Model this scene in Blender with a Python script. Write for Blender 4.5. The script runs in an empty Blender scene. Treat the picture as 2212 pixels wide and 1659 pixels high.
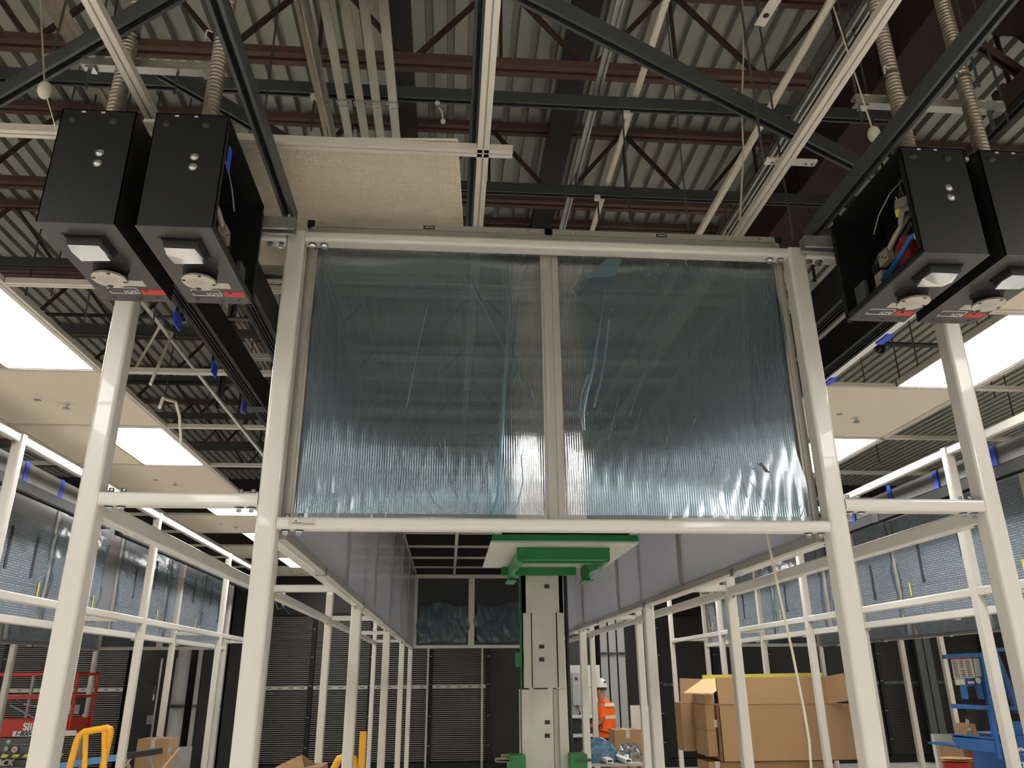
import bpy, math, random
from mathutils import Vector, Matrix
random.seed(7)
S = bpy.context.scene
COL = S.collection
W, H, FPX = 2212, 1659, 1676.0

# ---------------------------------------------------------------- camera
YAW, PITCH, ROLL = 0.0807756, 0.3609719, -0.0084329
CAM = Vector((0, 0, 1.9))
_f = Vector((math.sin(YAW)*math.cos(PITCH), math.cos(YAW)*math.cos(PITCH), math.sin(PITCH)))
_r0 = Vector((math.cos(YAW), -math.sin(YAW), 0)); _u0 = _r0.cross(_f)
_r = _r0*math.cos(ROLL)+_u0*math.sin(ROLL); _u = _u0*math.cos(ROLL)-_r0*math.sin(ROLL)
cd = bpy.data.cameras.new('camera'); cd.sensor_width = 36; cd.lens = FPX/W*36; cd.clip_start = .05; cd.clip_end = 200
cam = bpy.data.objects.new('camera', cd); COL.objects.link(cam)
cam.matrix_world = Matrix(((_r.x, _u.x, -_f.x, 0), (_r.y, _u.y, -_f.y, 0), (_r.z, _u.z, -_f.z, 1.9), (0, 0, 0, 1)))
S.camera = cam

def at(px, py, X=None, Y=None, Z=None):
    """point of the hall seen at a photo pixel, on the plane X=, Y= or Z="""
    d = _r*(px-W/2) - _u*(py-H/2) + _f*FPX
    if X is not None: t = X/d.x
    elif Y is not None: t = Y/d.y
    else: t = (Z-1.9)/d.z
    return CAM + d*t

# ---------------------------------------------------------------- world, exposure
wd = bpy.data.worlds.new('world'); S.world = wd; wd.use_nodes = True
wd.node_tree.nodes['Background'].inputs[0].default_value = (.02, .02, .022, 1)
wd.node_tree.nodes['Background'].inputs[1].default_value = .3
S.view_settings.view_transform = 'Standard'; S.view_settings.look = 'None'
S.view_settings.exposure = 0.0; S.view_settings.gamma = 1; S.view_settings.use_curve_mapping = False
LAMP = 22.0          # radiance of the ceiling light panels
for k, v in (('max_bounces', 10), ('diffuse_bounces', 8), ('glossy_bounces', 4), ('transmission_bounces', 8), ('transparent_max_bounces', 24)):
    setattr(S.cycles, k, v)
S.cycles.sample_clamp_indirect = 6.0
S.cycles.caustics_reflective = False; S.cycles.caustics_refractive = False

# ---------------------------------------------------------------- materials
def lin(c):
    return tuple((x/12.92 if x <= .04045 else ((x+.055)/1.055)**2.4) for x in (v/255 for v in c)) + (1,)
def mat(name, rgb, rough=.5, metal=0., var=.06, scale=6., bump=0., emit=0., spec=.5, coat=0.):
    m = bpy.data.materials.new(name); m.use_nodes = True; nt = m.node_tree; b = nt.nodes['Principled BSDF']
    c = lin(rgb)
    b.inputs['Roughness'].default_value = rough; b.inputs['Metallic'].default_value = metal
    b.inputs['Specular IOR Level'].default_value = spec; b.inputs['Coat Weight'].default_value = coat
    tc = nt.nodes.new('ShaderNodeTexCoord'); nz = nt.nodes.new('ShaderNodeTexNoise'); nz.inputs['Scale'].default_value = scale; nz.inputs['Detail'].default_value = 4
    nt.links.new(tc.outputs['Object'], nz.inputs['Vector'])
    mx = nt.nodes.new('ShaderNodeMix'); mx.data_type = 'RGBA'
    mx.inputs[6].default_value = tuple(max(0, v*(1-var)) for v in c[:3])+(1,); mx.inputs[7].default_value = tuple(min(1, v*(1+var)) for v in c[:3])+(1,)
    nt.links.new(nz.outputs['Fac'], mx.inputs[0]); nt.links.new(mx.outputs[2], b.inputs['Base Color'])
    if bump:
        bp = nt.nodes.new('ShaderNodeBump'); bp.inputs['Strength'].default_value = bump; bp.inputs['Distance'].default_value = .01
        nt.links.new(nz.outputs['Fac'], bp.inputs['Height']); nt.links.new(bp.outputs['Normal'], b.inputs['Normal'])
    if emit:
        b.inputs['Emission Color'].default_value = c; b.inputs['Emission Strength'].default_value = emit
    return m
M = {}
M['white'] = mat('white_paint', (208, 203, 194), .32, var=.03, coat=.25)
M['alu'] = mat('aluminium', (176, 172, 164), .42, .55, .05, 20)
M['conduit'] = mat('bright_conduit', (196, 194, 186), .26, .92, .12, 10)
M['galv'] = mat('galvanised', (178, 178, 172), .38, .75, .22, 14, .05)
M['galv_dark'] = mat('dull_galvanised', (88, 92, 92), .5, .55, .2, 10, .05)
M['chrome'] = mat('zinc_bolt', (200, 202, 205), .22, .95, .05)
M['deck'] = mat('roof_deck', (164, 164, 154), .5, .15, .16, 3, .04)
M['rust'] = mat('red_oxide', (94, 70, 62), .75, 0, .25, 7, .05)
M['cover'] = mat('grey_cover', (116, 114, 110), .45, .2)
M['paint'] = mat('wall_paint', (236, 234, 228), .6, 0, .03)
M['plate'] = mat('floor_lit_bottom_plate', (66, 65, 63), .32, .1, .06, 20)  # floor bounce on the black undersides put into a grey colour
M['rust_shaded'] = mat('shaded_red_oxide', (62, 40, 35), .8, 0, .25, 7, .05)  # same red oxide, with shade on webs and girders put into the colour
M['black'] = mat('black_powder_coat', (24, 25, 26), .5, 0, .1, 30, spec=.3)
M['black_face'] = mat('black_enamel', (26, 27, 28), .5, 0, .1, 30)
M['black_wall'] = mat('black_sheet', (34, 33, 33), .4, .2, .12, 4)
M['slat'] = mat('louver_slat', (150, 145, 139), .35, .4, .2, 3)
M['slat_fine'] = mat('louver_mesh', (74, 71, 67), .5, .2, .2, 3)
M['tile'] = mat('ceiling_tile', (222, 210, 190), .8, 0, .03, 60, .02)
M['egg'] = mat('egg_crate_plastic', (236, 226, 208), .6, 0, .03)
M['grid'] = mat('ceiling_grid_white', (214, 206, 194), .4, .1, .03)
M['floor'] = mat('pale_floor', (236, 232, 224), .5, 0, .08, 1.2)
M['steel'] = mat('mast_steel', (190, 188, 176), .45, .35, .12, 5, .03)
M['green'] = mat('green_paint', (22, 112, 52), .42, 0, .15, 6)
M['blue'] = mat('blue_paint', (36, 94, 160), .42, 0, .08, 6)
M['blue_l'] = mat('blue_fibreglass', (92, 148, 196), .5)
M['red'] = mat('red_paint', (190, 52, 38), .45, 0, .06)
M['grey_m'] = mat('grey_machine', (92, 93, 94), .5, .1, .08)
M['yellow'] = mat('yellow_paint', (236, 172, 40), .42)
M['yellow_s'] = mat('yellow_strip', (222, 208, 92), .5)
M['card'] = mat('cardboard', (164, 130, 94), .85, 0, .05, 5)
M['card_in'] = mat('cardboard_inside', (222, 186, 138), .85, 0, .05, 5)
M['tape'] = mat('blue_masking_tape', (58, 84, 214), .6)
M['label'] = mat('paper_label', (190, 184, 172), .6, var=.08, scale=60)
M['label_red'] = mat('red_label', (196, 52, 52), .5, var=.1, scale=60)
M['ink'] = mat('black_ink', (36, 36, 38), .6)
M['wht'] = mat('white_lettering', (228, 228, 224), .5)
M['pipe'] = mat('grey_pipe', (168, 168, 164), .5)
M['cabinet'] = mat('cabinet_grey', (206, 204, 198), .5)
M['charcoal'] = mat('charcoal_panel', (62, 62, 62), .5)
M['orange'] = mat('orange_fabric', (248, 96, 24), .8, 0, .08, 12)
M['reflective'] = mat('reflective_tape', (206, 208, 180), .4)
M['trouser'] = mat('grey_trouser', (62, 62, 60), .85)
M['skin'] = mat('skin', (176, 122, 98), .6)
M['helmet'] = mat('helmet_white', (226, 224, 218), .3)
M['hair'] = mat('grey_hair', (96, 88, 82), .8)
M['red_wire'] = mat('red_cable', (168, 32, 36), .45)
M['wood'] = mat('spool_wood', (214, 176, 130), .8)
M['insul'] = mat('red_insulator', (150, 30, 28), .45)
M['lug'] = mat('dull_tin', (150, 144, 130), .45, .3, .1)
M['bus'] = mat('tinned_busbar', (198, 184, 162), .4, .4)
M['duct'] = mat('flex_conduit', (170, 158, 144), .36, .8, .12, 20)
M['cable'] = mat('white_cable', (222, 214, 194), .6)
M['hazard'] = mat('hazard_yellow', (214, 204, 70), .5)
M['pallet_black'] = mat('black_fabric', (40, 39, 38), .8)
M['pink'] = mat('white_foam', (214, 202, 196), .8)
M['yel_duct'] = mat('yellow_board', (206, 190, 122), .8)

def light_mat():
    m = bpy.data.materials.new('lit_diffuser'); m.use_nodes = True; nt = m.node_tree
    nt.nodes.remove(nt.nodes['Principled BSDF']); e = nt.nodes.new('ShaderNodeEmission')
    e.inputs[0].default_value = (1, .985, .95, 1); e.inputs[1].default_value = LAMP
    nt.links.new(e.outputs[0], nt.nodes['Material Output'].inputs[0]); return m
M['lamp'] = light_mat()

def sheet_mat(name, tint, clear=.6, body=(150, 165, 175), rough=.12, ribs=0, gloss=1.0, axis='Y', bumpy=.5, haze=.25):
    """thin clear plastic: transparent + a little diffuse body + fresnel gloss, optional vertical flutes"""
    m = bpy.data.materials.new(name); m.use_nodes = True; nt = m.node_tree; n = nt.nodes; L = nt.links.new
    n.remove(n['Principled BSDF'])
    tr = n.new('ShaderNodeBsdfTransparent'); tr.inputs[0].default_value = lin(tint)
    df = n.new('ShaderNodeBsdfDiffuse'); df.inputs[0].default_value = lin(body)
    tl = n.new('ShaderNodeBsdfTranslucent'); tl.inputs[0].default_value = lin(body)
    a = n.new('ShaderNodeMixShader'); a.inputs[0].default_value = .75; L(df.outputs[0], a.inputs[1]); L(tl.outputs[0], a.inputs[2])
    mx = n.new('ShaderNodeMixShader'); mx.inputs[0].default_value = 1-clear; L(tr.outputs[0], mx.inputs[1]); L(a.outputs[0], mx.inputs[2])
    gl = n.new('ShaderNodeBsdfGlossy'); gl.inputs['Roughness'].default_value = rough; gl.inputs[0].default_value = (.95, .97, 1, 1)
    lw = n.new('ShaderNodeFresnel'); lw.inputs[0].default_value = 1.5
    mm = n.new('ShaderNodeMath'); mm.operation = 'MULTIPLY'; mm.inputs[1].default_value = gloss; mm.use_clamp = True; L(lw.outputs[0], mm.inputs[0])
    fx = n.new('ShaderNodeMixShader'); L(mm.outputs[0], fx.inputs[0]); L(mx.outputs[0], fx.inputs[1]); L(gl.outputs[0], fx.inputs[2])
    if ribs:
        tc = n.new('ShaderNodeTexCoord'); wv = n.new('ShaderNodeTexWave'); wv.bands_direction = axis; wv.inputs['Scale'].default_value = ribs; wv.inputs['Distortion'].default_value = .4
        L(tc.outputs['Object'], wv.inputs['Vector'])
        bp = n.new('ShaderNodeBump'); bp.inputs['Strength'].default_value = bumpy; bp.inputs['Distance'].default_value = .004
        L(wv.outputs['Fac'], bp.inputs['Height']); L(bp.outputs['Normal'], gl.inputs['Normal'])
    L(fx.outputs[0], n['Material Output'].inputs[0]); return m
M['poly'] = sheet_mat('twin_wall_polycarbonate', (236, 238, 242), .5, (246, 243, 248), .16, 28, 1.1)
M['poly_x'] = sheet_mat('twin_wall_polycarbonate_end', (205, 212, 218), .78, (150, 156, 160), .16, 28, 1.3, 'X')
M['film'] = sheet_mat('peeling_film', (226, 238, 244), .93, (170, 200, 216), .10, 0, 1.25)
M['film_blue'] = sheet_mat('blue_film_edge', (214, 236, 246), .66, (196, 226, 240), .15, 0, 1.2)
M['film_bag'] = sheet_mat('crumpled_film', (190, 212, 224), .5, (150, 178, 194), .12, 0, 2.0)
M['film_pile'] = sheet_mat('film_pile', (190, 225, 245), .2, (172, 216, 242), .15, 0, 1.5)
M['wrap'] = sheet_mat('clear_wrap', (235, 238, 240), .85, (200, 205, 208), .06, 0, 1.6)

def flute_glass():
    """refracting half of the fluted front panes"""
    m = bpy.data.materials.new('fluted_polycarbonate'); m.use_nodes = True; nt = m.node_tree; n = nt.nodes; L = nt.links.new
    n.remove(n['Principled BSDF'])
    g = n.new('ShaderNodeBsdfRefraction'); g.inputs['IOR'].default_value = 1.16; g.inputs['Roughness'].default_value = .05; g.inputs[0].default_value = lin((225, 235, 241))
    t = n.new('ShaderNodeBsdfTransparent'); t.inputs[0].default_value = lin((215, 226, 233))
    mx = n.new('ShaderNodeMixShader'); mx.inputs[0].default_value = .45; L(g.outputs[0], mx.inputs[1]); L(t.outputs[0], mx.inputs[2])
    gl = n.new('ShaderNodeBsdfGlossy'); gl.inputs['Roughness'].default_value = .05
    fr0 = n.new('ShaderNodeFresnel'); fr0.inputs[0].default_value = 1.5; fr = n.new('ShaderNodeMath'); fr.operation = 'MULTIPLY'; fr.inputs[1].default_value = 9.0; fr.use_clamp = True; L(fr0.outputs[0], fr.inputs[0])
    fx = n.new('ShaderNodeMixShader'); L(fr.outputs[0], fx.inputs[0]); L(mx.outputs[0], fx.inputs[1]); L(gl.outputs[0], fx.inputs[2])
    df = n.new('ShaderNodeBsdfDiffuse'); df.inputs[0].default_value = lin((150, 166, 176))
    f2 = n.new('ShaderNodeMixShader'); f2.inputs[0].default_value = .06; L(fx.outputs[0], f2.inputs[1]); L(df.outputs[0], f2.inputs[2])
    L(f2.outputs[0], n['Material Output'].inputs[0]); return m
M['flute'] = flute_glass()
M['web'] = sheet_mat('polycarbonate_web', (240, 244, 248), .25, (226, 234, 240), .2, 0, 1.2)
M['skin_clear'] = sheet_mat('polycarbonate_skin', (236, 241, 244), .93, (200, 212, 220), .15, 0, .6)

def print_mat(name, vert='Z', horiz='Y'):
    """blue protective film printed with blocks of small text lines"""
    m = bpy.data.materials.new(name); m.use_nodes = True; nt = m.node_tree; n = nt.nodes; L = nt.links.new
    b = n['Principled BSDF']; b.inputs['Roughness'].default_value = .16; b.inputs['Specular IOR Level'].default_value = .7
    tc = n.new('ShaderNodeTexCoord'); sp = n.new('ShaderNodeSeparateXYZ'); L(tc.outputs['Object'], sp.inputs[0])
    cb = n.new('ShaderNodeCombineXYZ'); L(sp.outputs[horiz], cb.inputs[0]); L(sp.outputs[vert], cb.inputs[1])
    def brick(scale, w, h, mort):
        k = n.new('ShaderNodeTexBrick'); k.inputs['Scale'].default_value = scale; k.inputs['Brick Width'].default_value = w; k.inputs['Row Height'].default_value = h
        k.inputs['Mortar Size'].default_value = mort; k.inputs['Color1'].default_value = (1, 1, 1, 1); k.inputs['Color2'].default_value = (.55, .55, .55, 1); k.inputs['Mortar'].default_value = (0, 0, 0, 1)
        k.inputs['Mortar Smooth'].default_value = .1; L(cb.outputs[0], k.inputs['Vector']); return k
    lines = brick(1.0, .11, .024, .006); blocks = brick(1.0, .34, .40, .012)
    mul = n.new('ShaderNodeMix'); mul.data_type = 'RGBA'; mul.blend_type = 'MULTIPLY'; mul.inputs[0].default_value = .45
    L(lines.outputs['Color'], mul.inputs[6]); L(blocks.outputs['Color'], mul.inputs[7])
    nz = n.new('ShaderNodeTexNoise'); nz.inputs['Scale'].default_value = 4; L(tc.outputs['Object'], nz.inputs['Vector'])
    m2 = n.new('ShaderNodeMix'); m2.data_type = 'RGBA'; m2.inputs[6].default_value = lin((110, 122, 134)); m2.inputs[7].default_value = lin((168, 182, 192))
    L(mul.outputs[2], m2.inputs[0]); L(m2.outputs[2], b.inputs['Base Color'])
    bp = n.new('ShaderNodeBump'); bp.inputs['Strength'].default_value = .25; bp.inputs['Distance'].default_value = .03; L(nz.outputs['Fac'], bp.inputs['Height']); L(bp.outputs['Normal'], b.inputs['Normal'])
    tr = n.new('ShaderNodeBsdfTransparent'); mx = n.new('ShaderNodeMixShader'); mx.inputs[0].default_value = .76
    L(tr.outputs[0], mx.inputs[1]); L(b.outputs[0], mx.inputs[2]); L(mx.outputs[0], n['Material Output'].inputs[0]); return m
M['print'] = print_mat('printed_blue_film')

# ---------------------------------------------------------------- geometry helpers
ORG = {}
class MB:
    def __init__(s): s.v = []; s.f = []; s.sm = False
    def add(s, vs, fs):
        o = len(s.v); s.v += [Vector(v) for v in vs]; s.f += [tuple(i+o for i in f) for f in fs]; return s
    def box(s, x0, x1, y0, y1, z0, z1):
        x0, x1 = sorted((x0, x1)); y0, y1 = sorted((y0, y1)); z0, z1 = sorted((z0, z1))
        return s.add([(x0,y0,z0),(x1,y0,z0),(x1,y1,z0),(x0,y1,z0),(x0,y0,z1),(x1,y0,z1),(x1,y1,z1),(x0,y1,z1)],
                     [(0,3,2,1),(4,5,6,7),(0,1,5,4),(1,2,6,5),(2,3,7,6),(3,0,4,7)])
    def basis(s, d, up=(0, 0, 1)):
        d = d.normalized(); up = Vector(up)
        if abs(d.dot(up)) > .98: up = Vector((0, 1, 0))
        a = d.cross(up).normalized(); return a, a.cross(d).normalized()
    def prism(s, p, q, prof, up=(0, 0, 1)):
        """extrude a closed 2-D profile (a, b) from p to q"""
        p = Vector(p); q = Vector(q); a, b = s.basis(q-p, up); n = len(prof)
        vs = [c+a*x+b*y for c in (p, q) for x, y in prof]
        return s.add(vs, [(i, i+n, (i+1) % n+n, (i+1) % n) for i in range(n)]+[tuple(range(n)), tuple(range(2*n-1, n-1, -1))])
    def bar(s, p, q, w, h, up=(0, 0, 1), r=0.):
        if r <= 0: prof = [(-w/2,-h/2),(w/2,-h/2),(w/2,h/2),(-w/2,h/2)]
        else:
            prof = []
            for cx, cy, a0 in ((w/2-r,h/2-r,0),(-w/2+r,h/2-r,90),(-w/2+r,-h/2+r,180),(w/2-r,-h/2+r,270)):
                for k in range(5):
                    t = math.radians(a0+k*22.5); prof.append((cx+r*math.cos(t), cy+r*math.sin(t)))
        return s.prism(p, q, prof, up)
    def tube(s, pts, r, n=10, cap=True):
        pts = [Vector(p) for p in pts]; rs = r if isinstance(r, (list, tuple)) else [r]*len(pts); s.sm = True
        vs = []; a = None
        for i, p in enumerate(pts):
            d = (pts[min(i+1, len(pts)-1)]-pts[max(i-1, 0)]).normalized()
            if a is None: a, b = s.basis(d)
            else:
                a = (a-d*a.dot(d)).normalized(); b = a.cross(d)*-1; b = d.cross(a)
            vs += [p+(a*math.cos(2*math.pi*k/n)+b*math.sin(2*math.pi*k/n))*rs[i] for k in range(n)]
        fs = [(i*n+k, i*n+(k+1) % n, (i+1)*n+(k+1) % n, (i+1)*n+k) for i in range(len(pts)-1) for k in range(n)]
        if cap: fs += [tuple(range(n-1, -1, -1)), tuple(range((len(pts)-1)*n, len(pts)*n))]
        return s.add(vs, fs)
    def cyl(s, p, q, r, n=16): return s.tube([p, q], r, n)
    def sphere(s, c, r, n=14, m=9, sc=(1, 1, 1)):
        c = Vector(c); s.sm = True; vs = []
        for j in range(m+1):
            t = math.pi*j/m
            vs += [c+Vector((r*sc[0]*math.sin(t)*math.cos(2*math.pi*k/n), r*sc[1]*math.sin(t)*math.sin(2*math.pi*k/n), r*sc[2]*math.cos(t))) for k in range(n)]
        return s.add(vs, [(j*n+k, (j+1)*n+k, (j+1)*n+(k+1) % n, j*n+(k+1) % n) for j in range(m) for k in range(n)])
    def loft(s, rings):
        """rings: (centre, rx, ry, optional rotation) ellipses stacked upwards"""
        n = 20; s.sm = True; vs = []
        for c, rx, ry, *rot in rings:
            c = Vector(c); t0 = rot[0] if rot else 0
            for k in range(n):
                t = 2*math.pi*k/n; x, y = rx*math.cos(t), ry*math.sin(t)
                vs.append(c+Vector((x*math.cos(t0)-y*math.sin(t0), x*math.sin(t0)+y*math.cos(t0), 0)))
        m = len(rings)
        return s.add(vs, [(i*n+k, i*n+(k+1) % n, (i+1)*n+(k+1) % n, (i+1)*n+k) for i in range(m-1) for k in range(n)]+[tuple(range(n-1, -1, -1)), tuple(range((m-1)*n, m*n))])
    def quad(s, *p, t=.002):
        """thin plate through the points, thickness t along its normal"""
        p = [Vector(x) for x in p]; nrm = (p[1]-p[0]).cross(p[2]-p[0]).normalized()*t; n = len(p)
        return s.add([x-nrm/2 for x in p]+[x+nrm/2 for x in p], [tuple(range(n-1, -1, -1)), tuple(range(n, 2*n))]+[(i, (i+1) % n, (i+1) % n+n, i+n) for i in range(n)])
    def rot(s, ang, axis, centre):
        R = Matrix.Rotation(ang, 4, axis); c = Vector(centre); s.v = [c+R @ (v-c) for v in s.v]; return s
    def build(s, name, m, parent=None, label=None, cat=None, group=None, kind=None):
        vs = s.v
        if parent is None:
            o = Vector((sum(v.x for v in vs)/len(vs), sum(v.y for v in vs)/len(vs), min(v.z for v in vs)))
        else: o = ORG[parent.name]
        me = bpy.data.meshes.new(name); me.from_pydata([v-o for v in vs], [], s.f); me.materials.append(M[m] if isinstance(m, str) else m)
        if s.sm:
            me.polygons.foreach_set('use_smooth', [True]*len(me.polygons)); me.set_sharp_from_angle(angle=math.radians(40))
        ob = bpy.data.objects.new(name, me); COL.objects.link(ob)
        if parent is None: ob.location = o
        else: ob.parent = parent
        ORG[ob.name] = o
        tag(ob, label, cat, group, kind); return ob
def tag(o, label=None, cat=None, group=None, kind=None):
    for k, v in (('label', label), ('category', cat), ('group', group), ('kind', kind)):
        if v: o[k] = v
def thing(name, loc, label, cat, group=None):
    o = bpy.data.objects.new(name, None); o.empty_display_size = .1; COL.objects.link(o); o.location = loc; ORG[o.name] = Vector(loc); tag(o, label, cat, group); return o
def text(s, name, size, pos, right, up, m, parent=None, depth=.001, label=None, align='CENTER', shear=0., bold=0., wide=1.):
    """flat lettering built as mesh; right / up are the world directions of the writing"""
    c = bpy.data.curves.new(name, 'FONT'); c.body = s; c.size = size; c.extrude = depth; c.align_x = align; c.align_y = 'CENTER'; c.shear = shear; c.offset = bold
    t = bpy.data.objects.new(name, c); COL.objects.link(t); bpy.context.view_layer.update()
    me = bpy.data.meshes.new_from_object(t.evaluated_get(bpy.context.evaluated_depsgraph_get())); bpy.data.objects.remove(t)
    r = Vector(right).normalized(); u = Vector(up).normalized(); n = r.cross(u); p = Vector(pos); b = MB()
    b.add([p+r*v.co.x*wide+u*v.co.y+n*v.co.z for v in me.vertices], [tuple(f.vertices) for f in me.polygons])
    return b.build(name, m, parent, label)
ORDS = ['first', 'second', 'third', 'fourth', 'fifth', 'sixth', 'seventh', 'eighth', 'ninth', 'tenth', 'eleventh', 'twelfth', 'thirteenth', 'fourteenth', 'fifteenth', 'sixteenth', 'seventeenth', 'eighteenth', 'nineteenth', 'twentieth']

# ---------------------------------------------------------------- room shell
XL, XR, YF, YB, ZD = -13.0, 14.0, -8.0, 18.9, 6.45
MB().box(XL, XR, YF, YB, -.1, 0).build('floor', 'floor', kind='structure')
MB().box(XL, XR, YB, YB+.12, 0, ZD).build('wall_back', 'black_wall', kind='structure')
MB().box(XL, XR, YF-.12, YF, 0, ZD).build('wall_front', 'paint', kind='structure')
MB().box(XL-.12, XL, YF, YB, 0, ZD).build('wall_left', 'paint', kind='structure')
MB().box(XR, XR+.12, YF, YB, 0, ZD).build('wall_right', 'paint', kind='structure')
b = MB(); x = XL; prof = []
while x < XR:
    prof += [(x, 0), (x+.098, 0), (x+.104, .075), (x+.154, .075)]; x += .16
vs = []
for y in (YF, YB): vs += [(px, y, ZD+pz) for px, pz in prof]
n = len(prof)
b.add(vs, [(i, i+1, i+1+n, i+n) for i in range(n-1)])
b.box(XL, XR, YF, YB, ZD+.09, ZD+.12)
b.build('ceiling', 'deck', kind='structure')
MB().box(XL, XR, YB-.02, YB, 0, .14).build('baseboard_back', 'black', kind='structure')

# ---------------------------------------------------------------- roof steel
def joist(y, x0, x1, label, bot0=None, bot1=None):
    t = thing('roof_joist', ((x0+x1)/2, y, 5.62), label, 'roof joist', 'open web roof joists')
    for nm, z, a, c in (('top_chord', 6.36, x0, x1), ('bottom_chord', 5.62, bot0 or x0, bot1 or x1)):
        m = MB()
        for dy in (-.035, .035): m.box(a, c, y+dy-.022, y+dy+.022, z, z+.055)
        m.build(nm, 'rust', t)
    k0 = math.ceil((x0+.32)/1.18); k = k0
    while -.32+1.18*k+.59 < x1:
        xb = -.32+1.18*k
        for q in (-.59, .59):
            if x0 < xb+q < x1: MB().bar((xb, y, 5.65), (xb+q, y, 6.4), .028, .03).build('web', 'rust_shaded', t)
        if x0 < xb+.59 < x1 and abs(xb) < 4: MB().bar((xb+.59, y, 5.65), (xb+.59, y, 6.38), .022, .022, (0, 1, 0)).build('web_vertical', 'rust_shaded', t)
        k += 1
JY = [2.5, 4.02, 5.55, 7.05, 8.55, 10.05, 11.55, 13.05, 14.55]
for i, y in enumerate(JY):
    joist(y, -7.5, 2.8, 'rust red open web roof joist, %s row from the front, left of the steel girder' % ORDS[i], None, 2.35)
for i, y in enumerate(JY[:4]):
    joist(y, 3.22, 8.5, 'rust red open web roof joist, %s row from the front, right of the steel girder' % ORDS[i], 3.7)
t = thing('roof_girder', (3.0, 8, 5.62), 'wide rust red steel girder running away at the upper right', 'girder')
m = MB(); m.box(2.82, 3.2, 1.0, 18.8, 5.62, 5.645); m.build('bottom_flange', 'rust_shaded', t)
MB().box(3.0, 3.02, 1.0, 18.8, 5.645, 6.33).build('web', 'rust_shaded', t)
MB().box(2.82, 3.2, 1.0, 18.8, 6.33, 6.355).build('top_flange', 'rust_shaded', t)
for y in (4.02, 5.55, 7.05): MB().box(2.86, 3.16, y-.01, y+.01, 5.645, 6.33).build('stiffener', 'rust_shaded', t)
t = thing('roof_crossbeam', (6, 3.3, 5.62), 'rust red cross beam meeting the girder at the top right corner', 'beam')
MB().box(3.2, 9, 3.1, 3.4, 5.5, 5.53).build('bottom_flange', 'rust_shaded', t); MB().box(3.2, 9, 3.24, 3.26, 5.53, 6.33).build('web', 'rust_shaded', t)
MB().prism((3.2, 3.0, 5.0), (3.2, 3.5, 5.0), [(0, 0), (.55, .5), (.5, .56), (-.06, .06)]).build('haunch', 'rust_shaded', t)
for i, (x0, w) in enumerate(((1.28, .10), (-.1, .07))):
    a = at(1272 if i == 0 else 862, 0, Z=6.1)
    MB().box(a.x-w, a.x+w, 1.5, 8.4, 6.1, 6.2).build('sprinkler_main', 'black_wall', label=('dark pipe run below the roof, right of the middle grid bar', 'dark pipe run below the roof beside the bundle of conduits')[i], cat='pipe')  # dark boxy runs close under the roof deck

# ---------------------------------------------------------------- strut channels, conduits and rods above the ceiling grid
def strutprof(w, h, lip=.013, t=.006):
    return [(-w/2, -h/2), (-w/2+lip, -h/2), (-w/2+lip, -h/2+t), (-w/2+t, -h/2+t), (-w/2+t, h/2-t), (w/2-t, h/2-t), (w/2-t, -h/2+t), (w/2-lip, -h/2+t), (w/2-lip, -h/2), (w/2, -h/2), (w/2, h/2), (-w/2, h/2)]
def strut(p, q, label, m='galv_dark', w=.05, h=.08, name='strut_channel', group=None, up=(0, 0, 1)):
    return MB().prism(p, q, strutprof(w, h), up).build(name, m, label=label, cat='strut channel', group=group)
RY = [at(860, 214, Z=5.24).y]; RY.append(at(1100, 418, Z=5.24).y)
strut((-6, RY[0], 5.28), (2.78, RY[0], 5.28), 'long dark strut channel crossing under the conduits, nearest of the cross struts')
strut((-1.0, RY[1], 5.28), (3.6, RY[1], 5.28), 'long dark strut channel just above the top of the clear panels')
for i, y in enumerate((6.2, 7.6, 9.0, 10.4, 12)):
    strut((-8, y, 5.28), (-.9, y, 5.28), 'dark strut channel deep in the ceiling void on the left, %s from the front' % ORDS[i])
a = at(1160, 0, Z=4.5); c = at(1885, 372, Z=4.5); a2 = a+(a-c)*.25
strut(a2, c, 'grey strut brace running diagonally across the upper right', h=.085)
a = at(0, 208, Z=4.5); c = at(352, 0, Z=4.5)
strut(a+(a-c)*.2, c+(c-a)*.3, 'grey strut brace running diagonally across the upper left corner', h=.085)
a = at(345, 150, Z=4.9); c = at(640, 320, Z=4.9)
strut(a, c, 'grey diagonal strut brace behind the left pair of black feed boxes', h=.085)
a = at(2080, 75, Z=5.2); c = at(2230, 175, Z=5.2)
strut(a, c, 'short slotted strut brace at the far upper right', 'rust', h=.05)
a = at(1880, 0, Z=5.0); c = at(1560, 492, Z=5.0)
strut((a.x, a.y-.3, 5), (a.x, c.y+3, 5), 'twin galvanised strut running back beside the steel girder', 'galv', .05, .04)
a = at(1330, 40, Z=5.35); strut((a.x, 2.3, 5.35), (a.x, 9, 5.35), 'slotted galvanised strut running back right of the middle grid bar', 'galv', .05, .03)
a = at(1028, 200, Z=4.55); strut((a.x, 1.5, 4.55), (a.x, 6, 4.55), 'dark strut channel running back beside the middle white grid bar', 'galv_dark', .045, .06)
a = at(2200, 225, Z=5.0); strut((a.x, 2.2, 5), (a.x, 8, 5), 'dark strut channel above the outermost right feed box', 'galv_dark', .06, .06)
PX = [-.815, -.71, -.605, -.505, -.403]
for i, x in enumerate(PX):
    t = thing('steel_conduit', (x, 4.5, 5.17), 'galvanised conduit, %s from the left of the five side by side' % ORDS[i], 'conduit', 'five parallel conduits')
    MB().cyl((x, 1.2, 5.2), (x, 9.5, 5.2), .0275).build('pipe', 'conduit', t)
    MB().tube([(x+.034*math.cos(a), RY[0], 5.2+.034*math.sin(a)) for a in [math.pi*k/8 for k in range(8, 17)]], .005, 6).build('clamp', 'chrome', t)
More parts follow.
